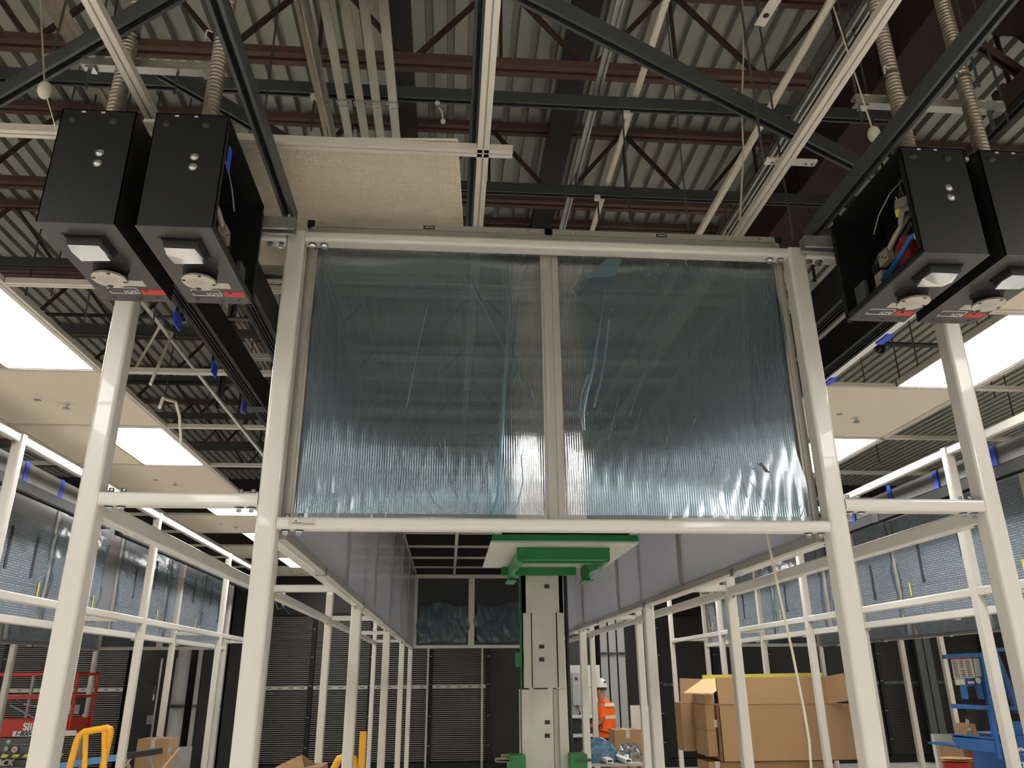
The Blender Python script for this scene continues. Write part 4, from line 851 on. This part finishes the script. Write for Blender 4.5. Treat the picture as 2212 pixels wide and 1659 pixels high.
for i, (ya, yb, xa, xb) in enumerate(((1500, 1522, 1520, 1552), (1522, 1578, 1521, 1552), (1578, 1634, 1526, 1557), (1634, 1700, 1529, 1805))):
    a = at(xa, ya, Y=Ye+.02); c = at(xb, yb, Y=Ye+.02); xr = c.x if i < 3 else c.x
    if i == 3: c.z = .0; a.z = min(a.z, z0-.002)
    t = thing('cardboard_box', ((a.x+xr)/2, Ye, c.z), 'closed cardboard box in the stack behind the large carton, %s from the top' % ORDS[i], 'cardboard box')
    MB().box(a.x, (xr if i == 3 else x0-.004), Ye, Ye+.5, c.z+.003, a.z-.003).build('body', 'card', t)
    if i in (1, 3): q = at(1547, 1564, Y=Ye) if i == 1 else at(1550, 1654, Y=Ye); MB().box(q.x-.03, q.x+.03, Ye-.002, Ye, q.z-.04, q.z+.05).build('shipping_label', 'label', t)

# table with offcuts
p0 = at(1238, 1640, Y=10.6); p1 = at(1388, 1648, Y=10.6); zt = p1.z
t = thing('folding_table', ((p0.x+p1.x)/2, 10.9, 0), 'grey topped folding table carrying film and aluminium profiles', 'table'); MB().box(p0.x, p1.x, 10.55, 11.25, zt-.03, zt).build('tabletop', 'pipe', t)
for x in (p0.x+.05, p1.x-.05):
    for y in (10.6, 11.2): MB().box(x-.02, x+.02, y-.02, y+.02, 0, zt-.03).build('leg', 'galv_dark', t)
def pile(cx, cy, z, rx, ry, h, mt, label, seed):
    r = random.Random(seed); m = MB(); n, k = 22, 8; vs = []
    for j in range(k+1):
        v = j/k
        for i in range(n):
            th = 2*math.pi*i/n; q = math.cos(v*math.pi/2)**.7*(1+r.uniform(-.22, .22)); vs.append((cx+rx*q*math.cos(th), cy+ry*q*math.sin(th), z+.004+h*max(0, math.sin(v*math.pi/2)+r.uniform(-.18, .18)*(j > 0))))
    m.add(vs, [(j*n+i, j*n+(i+1) % n, (j+1)*n+(i+1) % n, (j+1)*n+i) for j in range(k) for i in range(n)]); m.build('film_heap', mt, label=label, cat='plastic film')
q = at(1305, 1632, Y=10.9); pile(q.x-.05, 10.9, zt, .23, .2, .24, 'film_pile', 'heap of light blue plastic film on the folding table', 3)
q = at(1352, 1630, Y=10.9); pile(q.x+.06, 11.0, zt, .17, .16, .18, 'wrap', 'heap of clear and white plastic film on the right of the folding table', 8)
for i, (pa, pb, lab) in enumerate((((1292, 1632), (1318, 1652), 'left'), ((1322, 1622), (1358, 1650), 'right'))):
    a = at(*pa, Y=11.0); c = at(*pb, Y=10.5); a.z = zt+.06; c.z = zt+.035; t = thing('aluminium_profile', (a+c)/2, 'white aluminium profile sticking out over the table edge, %s of two' % lab, 'profile')
    MB().bar(a, c, .085, .045).build('extrusion', 'wht', t); MB().bar(c+(c-a).normalized()*.001, c+(c-a).normalized()*.003, .06, .022).build('hollow', 'ink', t)

# ---------------------------------------------------------------- blue scissor lift at the lower right
YG = 9.0
G = lambda px, py, d=0.: at(px, py, Y=YG+d)
t = thing('blue_scissor_lift', (6.1, YG+.5, 0), 'blue scissor lift with guard rails and instruction boards at the right edge', 'lift')
def gb(p, q, w=.045, nm='guard_rail'): MB().bar(p, q, w, w).build(nm, 'blue', t)
gb(G(2038, 1419), G(2122, 1414)); gb(G(2056, 1525), G(2136, 1529)); gb(G(2120, 1412), G(2158, 1640), .05, 'upright'); gb(G(2142, 1404, .6), G(2215, 1402, .6)); gb(G(2165, 1529, .4), G(2215, 1531, .4)); gb(G(2148, 1410, .5), G(2200, 1540, .5), .06, 'brace')
gb(G(2080, 1478, .05), G(2085, 1510, .05), .05, 'upright'); gb(G(2112, 1478, .05), G(2120, 1510, .05), .05, 'upright')
m = MB(); m.quad(G(2057, 1588), G(2148, 1598), G(2150, 1626), G(2074, 1618), G(2060, 1600), t=.03); m.build('tray_front', 'blue', t)
a = G(2058, 1590); c = G(2148, 1597, .5); MB().box(a.x+.05, c.x, YG+.02, YG+.6, a.z-.12, a.z-.1).build('tray_floor', 'blue', t); gb(G(2058, 1588), G(2150, 1596), .03, 'tray_rim')
bd = MB().quad(G(2054, 1424, .02), G(2098, 1422, .02), G(2107, 1464, .02), G(2062, 1466, .02), t=.01).build('instruction_board', 'label', t)
MB().quad(G(2101, 1422, .02), G(2117, 1421, .02), G(2121, 1461, .02), G(2108, 1462, .02), t=.01).build('instruction_board', 'pipe', t)
MB().quad(G(2063, 1467, .02), G(2083, 1466, .02), G(2085, 1479, .02), G(2065, 1480, .02), t=.01).build('notice', 'label', t)
MB().quad(G(2083, 1463, .06), G(2122, 1462, .06), G(2124, 1481, .06), G(2085, 1482, .06), t=.01).build('back_plate', 'blue', t)
c = G(2113, 1470, .02); MB().cyl((c.x, c.y-.004, c.z), (c.x, c.y+.002, c.z), .034, 20).build('round_notice', 'label', t)
MB().quad(G(2090, 1472, .02), G(2104, 1471, .02), G(2105, 1476, .02), G(2091, 1477, .02), t=.008).build('notice', 'label', t)
MB().quad(G(2055, 1422, .01), G(2098, 1420, .01), G(2098, 1423, .01), G(2055, 1425, .01), t=.006).build('red_header', 'label_red', bd)
m = MB()
for i in range(3):
    for j in range(9):
        if i == 1 and j == 4: continue
        p = G(2057+14*i+.9*j, 1429+4*j-.5*i, .008); m.box(p.x, p.x+.05, p.y-.001, p.y+.001, p.z-.006, p.z)
m.build('print', 'ink', bd)
a = G(2187, 1590, .1); c = G(2260, 1700, .1); MB().box(a.x, c.x+.4, YG+.1, YG+.9, .25, a.z).build('body', 'blue', t)
MB().box(a.x+.02, a.x+1, YG+.06, YG+.1, a.z-.02, a.z).build('body_rim', 'blue', t)
a = G(2176, 1584, .1); MB().box(a.x, a.x+.6, YG+.1, YG+.13, a.z-.05, a.z+.12).build('toe_board', 'blue', t)
c = G(2214, 1622, .09); text('Genie', 'lettering', .19, (c.x, YG+.095, c.z), (1, 0, 0), (0, 0, 1), 'wht', t, .002, bold=.006)
c = G(2214, 1653, .09); text('STATE EQ', 'lettering', .072, (c.x, YG+.095, c.z), (1, 0, 0), (0, 0, 1), 'wht', t, .002, bold=.003)
for q in (.2, .9): MB().cyl((6.35+q, YG+.05, .18), (6.35+q, YG+.15, .18), .18, 20).build('wheel', 'ink', t)
MB().box(6.2, 7.6, YG+.2, YG+.8, .12, .3).build('chassis', 'grey_m', t)
a = G(2083, 1505, .3); c = G(2145, 1578, .3); t = thing('black_bag', ((a.x+c.x)/2, YG+.4, c.z), 'black fabric cover standing on the blue lift tray', 'bag')
m = MB(); m.loft([((a.x+.22, YG+.35, c.z), .17, .12), ((a.x+.22, YG+.35, c.z+.3), .18, .12), ((a.x+.2, YG+.35, a.z-.06), .17, .1), ((a.x+.2, YG+.35, a.z), .08, .06)]); m.build('cover', 'pallet_black', t)
a = G(2096, 1587, .15); t = thing('water_bottle', (a.x, YG+.15, a.z), 'small clear water bottle standing on the blue lift tray', 'bottle')
m = MB(); m.loft([((a.x, YG+.15, a.z-.09), .032, .032), ((a.x, YG+.15, a.z+.0), .033, .033), ((a.x, YG+.15, a.z+.04), .016, .016), ((a.x, YG+.15, a.z+.05), .014, .014)]); m.build('bottle', 'wrap', t); MB().cyl((a.x, YG+.15, a.z+.05), (a.x, YG+.15, a.z+.066), .016, 12).build('cap', 'wht', t)
a = G(2074, 1562, .5); c = G(2093, 1590, .5); carton('cardboard_box', a.x-.03, c.x, YG+.3, YG+.55, c.z-.06, a.z, 'small cardboard box on the blue lift tray behind the bottle', parts=False)
q = G(2080, 1556, .5); MB().quad((q.x-.04, YG+.42, q.z-.07), (q.x+.05, YG+.42, q.z-.07), (q.x+.05, YG+.44, q.z), (q.x, YG+.44, q.z+.02), t=.004).build('white_sheet', 'wht', label='white paper standing in the small cardboard box on the lift tray', cat='paper')
YS = 8.3
a = at(2052, 1641, Y=YS); c = at(2117, 1641, Y=YS); xm = (a.x+c.x)/2; r = (c.x-a.x)/2
t = thing('cable_reel', (xm, YS+r, a.z-.6), 'wooden reel of red cable in front of the blue lift', 'cable reel')
MB().cyl((xm, YS+r, a.z-.02), (xm, YS+r, a.z), r, 28).build('flange', 'wood', t); MB().cyl((xm, YS+r, a.z-.6), (xm, YS+r, a.z-.58), r, 28).build('flange', 'wood', t); m = MB()
for k in range(26): z = a.z-.57+.021*k; m.tube([(xm+.75*r*math.cos(2*math.pi*i/24), YS+r+.75*r*math.sin(2*math.pi*i/24), z) for i in range(25)], .0115, 6, False)
m.build('cable_windings', 'red_wire', t)
MB().box(xm-.25, xm+.25, YS-.05, YS+.5, 0, a.z-.6).build('black_crate', 'black', label='black crate under the wooden cable reel', cat='crate')
a = at(2080, 1618, Y=10.2); c = at(2142, 1640, Y=10.2); t = carton('cardboard_box', a.x, c.x+.1, 10.2, 10.7, 0, a.z, 'cardboard box with an orange sticker behind the cable reel')
q = at(2101, 1633, Y=10.2); MB().box(q.x-.045, q.x+.045, 10.197, 10.2, q.z-.04, q.z+.04).build('orange_sticker', 'orange', t)
MB().box(at(2076, 1618, Y=10.2).x-.02, at(2150, 1618, Y=10.2).x+.1, 10.71, 10.78, 0, 1.15).build('white_board', 'cabinet', label='white board standing behind the box with the orange sticker', cat='board')
a = at(2015, 1500, Y=18.4); t = thing('mesh_column', (a.x, 18.4, 0), 'grey perforated strut column on the rear wall at the far right', 'column')
for q in (-.2, .0): MB().box(a.x+q-.0, a.x+q+.17, 18.4, 18.5, .15, 3.3).build('channel', 'galv_dark', t)

# ---------------------------------------------------------------- red scissor lift, cart, ladder and cartons at the lower left
YR = 14.5
R = lambda px, py, d=0.: at(px, py, Y=YR+d)
t = thing('red_scissor_lift', (-6.9, YR+.6, 0), 'red and grey scissor lift with rental lettering at the left edge', 'lift')
zt, zm, zb0, zb1 = R(0, 1457).z, R(0, 1507).z, R(0, 1556).z, R(0, 1592).z; xl, xr = -8.3, R(170, 1457).x
for y in (YR, YR+.8):
    for z in (zt, zm): MB().bar((xl, y, z), (xr, y, z), .05, .05).build('guard_rail', 'red', t)
for x in (xl, -7.3, xr):
    for y in (YR, YR+.8): MB().box(x-.02, x+.02, y-.02, y+.02, zb1, zt).build('guard_upright', 'red' if x == xr else 'pipe', t)
for z in (zt, zm): MB().bar((xr, YR, z), (xr, YR+.8, z), .045, .045).build('guard_rail', 'red', t)
pb = MB().box(xl, xr-.03, YR-.03, YR+.85, zb1, zb0).build('platform_body', 'red', t)
m = MB(); m.box(xr-.12, xr-.03, YR-.035, YR-.03, zb1, zb1+.05); m.build('hazard_strip', 'hazard', pb)
q = R(75, 1568); text('SJIII 3219', 'lettering', .15, (R(52, 1570).x, YR-.034, R(60, 1570).z), (1, 0, 0), (0, 0, 1), 'wht', pb, .002, align='LEFT', bold=.005)
a = R(31, 1579); MB().box(a.x, a.x+1.0, YR-.034, YR-.03, zb1+.005, a.z).build('phone_plate', 'wht', pb)
text('1-800-UR', 'lettering', .10, (a.x+.03, YR-.037, (zb1+.005+a.z)/2), (1, 0, 0), (0, 0, 1), 'ink', pb, .001, align='LEFT', shear=.25, bold=.003)
zz = zb1-.02
for i in range(4):
    z1 = zz-.1; MB().bar((xl, YR+.02+.02*i, z1+.045+(.02 if i % 2 else -.02)), (xr-.1, YR+.02+.02*i, z1+.045-(.02 if i % 2 else -.02)), .06, .10).build('scissor_arm', 'grey_m', t)
    m = MB()
    for px in (20-2*i, ): q = R(px, 1600); m.cyl((q.x, YR-.02, z1+.05), (q.x, YR+.03, z1+.05), .035, 14)
    m.build('pivot_pin', 'alu', t); zz = z1-.005
MB().box(xl, xr-.05, YR-.02, YR+.8, .12, zz).build('base', 'grey_m', t)
q = R(33, 1619); MB().cyl((q.x, YR-.03, q.z), (q.x, YR-.01, q.z), .045, 18).build('round_sticker', 'pink', t); MB().cyl((q.x, YR-.034, q.z), (q.x, YR-.03, q.z), .018, 12).build('sticker_dot', 'label_red', t)
m = MB(); zh = R(0, 1633).z
for k in range(-2, 6):
    x = R(0, 1633).x+.02+.17*k; m.add([(x, YR-.024, zh-.022), (x+.1, YR-.024, zh-.022), (x+.13, YR-.024, zh+.022), (x+.03, YR-.024, zh+.022)], [(0, 1, 2, 3)])
m.build('hazard_stripes', 'hazard', t)
text('SKYJACK', 'lettering', .13, (R(30, 1649).x, YR-.023, R(0, 1648).z), (1, 0, 0), (0, 0, 1), 'label', t, .001, align='RIGHT', shear=.2, bold=.004)
for x in (xl+.3, xr-.35): MB().cyl((x, YR-.02, .17), (x, YR+.1, .17), .17, 20).build('wheel', 'ink', t)
MB().tube([R(22, 1513, .2), R(24, 1524, .2), R(45, 1535, .2), R(75, 1552, .2)], .015, 8).build('coiled_hose', 'pipe', t); MB().tube([R(36, 1513, .2), R(52, 1521, .2), R(80, 1526, .2)], .013, 8).build('coiled_hose', 'pipe', t)
a = R(150, 1523); c = R(164, 1543); MB().box(a.x-.2, c.x, YR+.1, YR+.3, c.z, a.z+.1).build('control_box', 'charcoal', t); MB().box(a.x-.2, c.x, YR+.095, YR+.1, c.z, a.z).build('control_label', 'pipe', t)

YK = 9.0; K = lambda px, py, d=0.: at(px, py, Y=YK+d)
t = thing('yellow_cart', (-3.7, YK+.1, 0), 'yellow tubular panel cart beside the left posts', 'cart')
foot = lambda px, py, d, px2: [K(px, py, d), Vector((K(px2, 1659, d).x, YK+d, .15))]
P = [K(150, 1659), K(166, 1600), K(172, 1588), K(181, 1581), K(205, 1577), K(232, 1572.5), K(238, 1575), K(239, 1582)]
P = [Vector((P[0].x-.12, P[0].y, .15))]+P
MB().tube(P+[K(226, 1640, .1), Vector((K(215, 1659, .1).x-.05, YK+.1, .15))], .032, 12).build('handle_tube', 'yellow', t)
MB().tube([K(186, 1582), K(182, 1659), Vector((K(182, 1659).x-.02, YK, .15))], .026, 10).build('upright_tube', 'yellow', t); MB().tube([K(226, 1576), K(224, 1659), Vector((K(224, 1659).x-.02, YK, .15))], .026, 10).build('upright_tube', 'yellow', t)
MB().box(-4.15, -3.6, YK-.3, YK+.4, .12, .17).build('deck', 'yellow', t)
for x in (-4.1, -3.65):
    for y in (YK-.25, YK+.35): MB().cyl((x-.02, y, .06), (x+.02, y, .06), .06, 14).build('wheel', 'ink', t)
YL = 11.5; a = at(100, 1659, Y=YL); c = at(336, 1624, Y=YL); d = (c-a).normalized()
t = thing('step_ladder', (a+c)/2, 'blue fibreglass step ladder lying sideways behind the left posts', 'ladder')
MB().bar(a-d*.4, c, .03, .075, (0, 0, 1)).build('rail', 'blue_l', t); MB().bar(a-d*.4+Vector((0, .3, -.25)), c+Vector((-.1, .3, -.28)), .03, .075).build('rail', 'blue_l', t); MB().bar(c-d*.35, c+d*.08, .05, .07).build('top_cap', 'ink', t)
for k in range(6):
    q = a+d*(.12+.28*k); MB().bar(q, q+Vector((.02, .3, -.26)), .02, .06).build('step', 'alu', t)
    if k % 2: MB().bar(q+d*.12, q-d*.1+Vector((0, .03, -.26)), .02, .015).build('spreader', 'wood', t)
MB().box(-5.2, -3.9, YL-.1, YL+.6, 0, .48).build('grey_crate', 'grey_m', label='grey crate carrying the blue ladder', cat='crate')
a = at(298, 1597, Y=12.75); c = at(366, 1597, Y=12.75); carton('cardboard_box', a.x, c.x, 12.75, 13.2, 0, a.z, 'tall cardboard box between the left posts')
YQ = 8.6; Q = lambda px, py, d=0.: at(px, py, Y=YQ+d)
a = Q(592, 1659); c = Q(694, 1662)
t = thing('open_carton', ((a.x+c.x)/2, YQ+.2, 0), 'open cardboard carton with peaked flaps at the bottom left of centre', 'cardboard box')
MB().box(a.x, c.x, YQ, YQ+.45, 0, a.z).build('body', 'card', t); MB().quad(Q(592, 1660), Q(658, 1660), Q(652, 1631, .1), Q(630, 1640, .05), t=.006).build('flap', 'card', t); MB().quad(Q(656, 1661, .02), Q(692, 1661, .3), Q(690, 1656, .3), Q(653, 1631, .12), t=.006).build('flap', 'card', t)
YY = 8.0; a = at(785, 1580, Y=YY); t = thing('yellow_dolly', (a.x-.15, YY, 0), 'yellow dolly with an upright tube behind the left inner posts', 'dolly')
MB().cyl((a.x, YY, .1), a, .033, 14).build('upright_tube', 'yellow', t); a2 = at(748, 1634, Y=YY)
MB().tube([(a2.x-.13, YY, .1), at(722, 1659, Y=YY), at(732, 1640, Y=YY), at(748, 1634, Y=YY), at(764, 1640, Y=YY), at(766, 1659, Y=YY), (a2.x+.1, YY, .1)], .035, 12).build('hoop', 'yellow', t)
MB().box(a2.x-.2, a.x+.1, YY-.3, YY+.3, .06, .12).build('deck', 'yellow', t)
for x in (a2.x-.15, a.x+.05):
    for y in (YY-.25, YY+.25): MB().cyl((x-.02, y, .05), (x+.02, y, .05), .05, 12).build('wheel', 'ink', t)

# ---------------------------------------------------------------- worker
PB = Vector((2.80, 14.8, 0)); fw = Vector((-.88, .47, 0)).normalized(); lf = Vector((0, 0, 1)).cross(fw); ang = math.atan2(fw.y, fw.x)
L = lambda f, l, z: PB+fw*f+lf*l+Vector((0, 0, z))
t = thing('person', PB, 'worker in a white hard hat and orange safety vest standing turned away behind the posts', 'person')
V = []; Ed = []; Rd = []
def jv(p, r, par=None):
    V.append(p); Rd.append(r)
    if par is not None: Ed.append((par, len(V)-1))
    return len(V)-1
pel = jv(L(0, 0, .97), .135); wst = jv(L(.01, 0, 1.12), .13, pel); chs = jv(L(.0, 0, 1.36), .145, wst); nck = jv(L(.03, 0, 1.50), .062, chs); hd0 = jv(L(.06, 0, 1.60), .075, nck); hd1 = jv(L(.07, 0, 1.69), .092, hd0); hd2 = jv(L(.06, 0, 1.77), .07, hd1)
nose = jv(L(.165, 0, 1.655), .016, hd1)
for s, arm in ((1, ((0, .20, 1.43), (-.02, .26, 1.17), (.20, .22, 1.08), (.27, .20, 1.08))), (-1, ((0, -.20, 1.43), (-.05, -.27, 1.15), (-.06, -.27, .92), (-.05, -.27, .85)))):
    sh = jv(L(*arm[0]), .065, chs); el = jv(L(*arm[1]), .05, sh); wr = jv(L(*arm[2]), .032, el); pm = jv(L(*arm[3]), .038, wr)
    d = (L(*arm[3])-L(*arm[2])).normalized(); sd = d.cross(Vector((0, 0, 1))); sd = sd.normalized() if sd.length > .3 else fw
    up = sd.cross(d)
    for k, ln in enumerate((.075, .085, .08, .062)):
        o = sd*(.03-.02*k); f1 = jv(L(*arm[3])+d*.05+o, .0095, pm); f2 = jv(L(*arm[3])+d*(.05+ln*.5)+o-up*.008*s, .009, f1); jv(L(*arm[3])+d*(.05+ln*.85)+o-up*.03*s, .008, f2)
    th = jv(L(*arm[2])+d*.04+sd*.045, .011, pm); jv(L(*arm[2])+d*.09+sd*.065, .009, th)
for s in (1, -1):
    hp = jv(L(0, .10*s, .90), .105, pel); kn = jv(L(.03, .11*s, .50), .065, hp); an = jv(L(-.02, .12*s, .09), .045, kn); jv(L(.15, .14*s, .045), .04, an)
me = bpy.data.meshes.new('body'); me.from_pydata([v-PB for v in V], Ed, []); bo = bpy.data.objects.new('body', me); COL.objects.link(bo)
md = bo.modifiers.new('skin', 'SKIN'); 
for i, sv in enumerate(me.skin_vertices[0].data): sv.radius = (Rd[i], Rd[i]); sv.use_root = (i == 0)
bo.modifiers.new('sub', 'SUBSURF').levels = 2
bpy.context.view_layer.update(); m2 = bpy.data.meshes.new_from_object(bo.evaluated_get(bpy.context.evaluated_depsgraph_get())); bo.modifiers.clear(); bo.data = m2; m2.materials.clear(); m2.materials.append(M['skin']); m2.polygons.foreach_set('use_smooth', [True]*len(m2.polygons)); bo.parent = t; ORG[bo.name] = PB
def ring(f, l, z, rf, rl): return (L(f, l, z), rf, rl, ang)
MB().loft([ring(0, 0, .90, .155, .21), ring(0, 0, 1.0, .15, .20), ring(.01, 0, 1.14, .145, .19), ring(.0, 0, 1.34, .15, .205), ring(.0, 0, 1.44, .115, .20), ring(.02, 0, 1.51, .07, .09)]).build('shirt', 'orange', t)
for s, el in ((1, (-.02, .25, 1.21)), (-1, (-.045, -.265, 1.20))): MB().tube([L(0, .17*s, 1.44), L(-.005, .215*s, 1.38), L(*el)], [.075, .082, .072], 14).build('sleeve', 'orange', t)
ve = MB(); ve.loft([ring(-.02, 0, 1.0, .165, .215), ring(-.02, -.01, 1.10, .165, .212), ring(-.02, -.01, 1.3, .165, .208), ring(-.02, 0, 1.43, .125, .19), ring(.0, 0, 1.50, .085, .11)]); ve = ve.build('safety_vest', 'orange', t)
for z, h in ((1.20, .055), (1.40, .05)): MB().loft([ring(-.021, -.005, z, .168, .214), ring(-.021, -.005, z+h, .166 if z < 1.3 else .14, .212 if z < 1.3 else .198)]).build('reflective_band', 'reflective', ve)
MB().tube([L(-.02+.17*math.cos(a), .222*math.sin(a), 1.0+.03*math.cos(a)) for a in [2*math.pi*k/24 for k in range(25)]], .008, 6).build('vest_trim', 'ink', ve)
for s in (1, -1): MB().tube([L(.0, .10*s, 1.505), L(.05, .155*s, 1.43), L(.02, .205*s, 1.28), L(-.01, .213*s, 1.05)], .007, 6).build('vest_trim', 'ink', ve)
tr = MB(); tr.loft([ring(0, 0, .80, .145, .20), ring(0, 0, .90, .15, .205), ring(0, 0, .97, .145, .195)])
for s in (1, -1): tr.tube([L(0, .095*s, .88), L(.035, .105*s, .50), L(-.01, .115*s, .10)], [.115, .095, .085], 16)
tr.build('trousers', 'trouser', t)
for s in (1, -1): MB().loft([ring(.05, .125*s, 0, .15, .055), ring(.05, .125*s, .06, .15, .055), ring(-.01, .12*s, .12, .075, .055), ring(-.02, .12*s, .18, .07, .06)]).build('boot', 'ink', t)
h = MB(); h.loft([ring(.06, 0, 1.72, .125, .105), ring(.06, 0, 1.78, .12, .10), ring(.055, 0, 1.84, .085, .075), ring(.05, 0, 1.868, .03, .03)]); hh = h.build('hard_hat', 'helmet', t)
MB().loft([ring(.09, 0, 1.715, .165, .12), ring(.09, 0, 1.725, .162, .118)]).build('brim', 'helmet', hh); MB().sphere(L(-.05, .05, 1.80), .018, 8, 6).build('hat_sticker', 'ink', hh)
MB().loft([ring(.058, 0, 1.655, .100, .088), ring(.058, 0, 1.72, .108, .096)]).build('hair', 'hair', t)
MB().loft([ring(.06, 0, 1.675, .108, .095), ring(.06, 0, 1.70, .112, .099)]).build('glasses_strap', 'ink', t)
for s in (1, -1): MB().sphere(L(.05, .09*s, 1.65), .03, 10, 7, (.6, .5, 1.1)).build('ear', 'skin', t); MB().sphere(L(.148, .034*s, 1.685), .012, 8, 6).build('eye', 'wht', t)
MB().box(-.02, .02, -.004, .004, 0, .006).build('mouth', 'insul', t).location = L(.142, 0, 1.60)-PB
ORG['x'] = 0
bg = MB(); bg.loft([ring(.14, .13, 1.03, .12, .11), ring(.14, .13, 1.10, .13, .12), ring(.14, .13, 1.16, .12, .11)]); bg.build('waist_pouch', 'pallet_black', t)
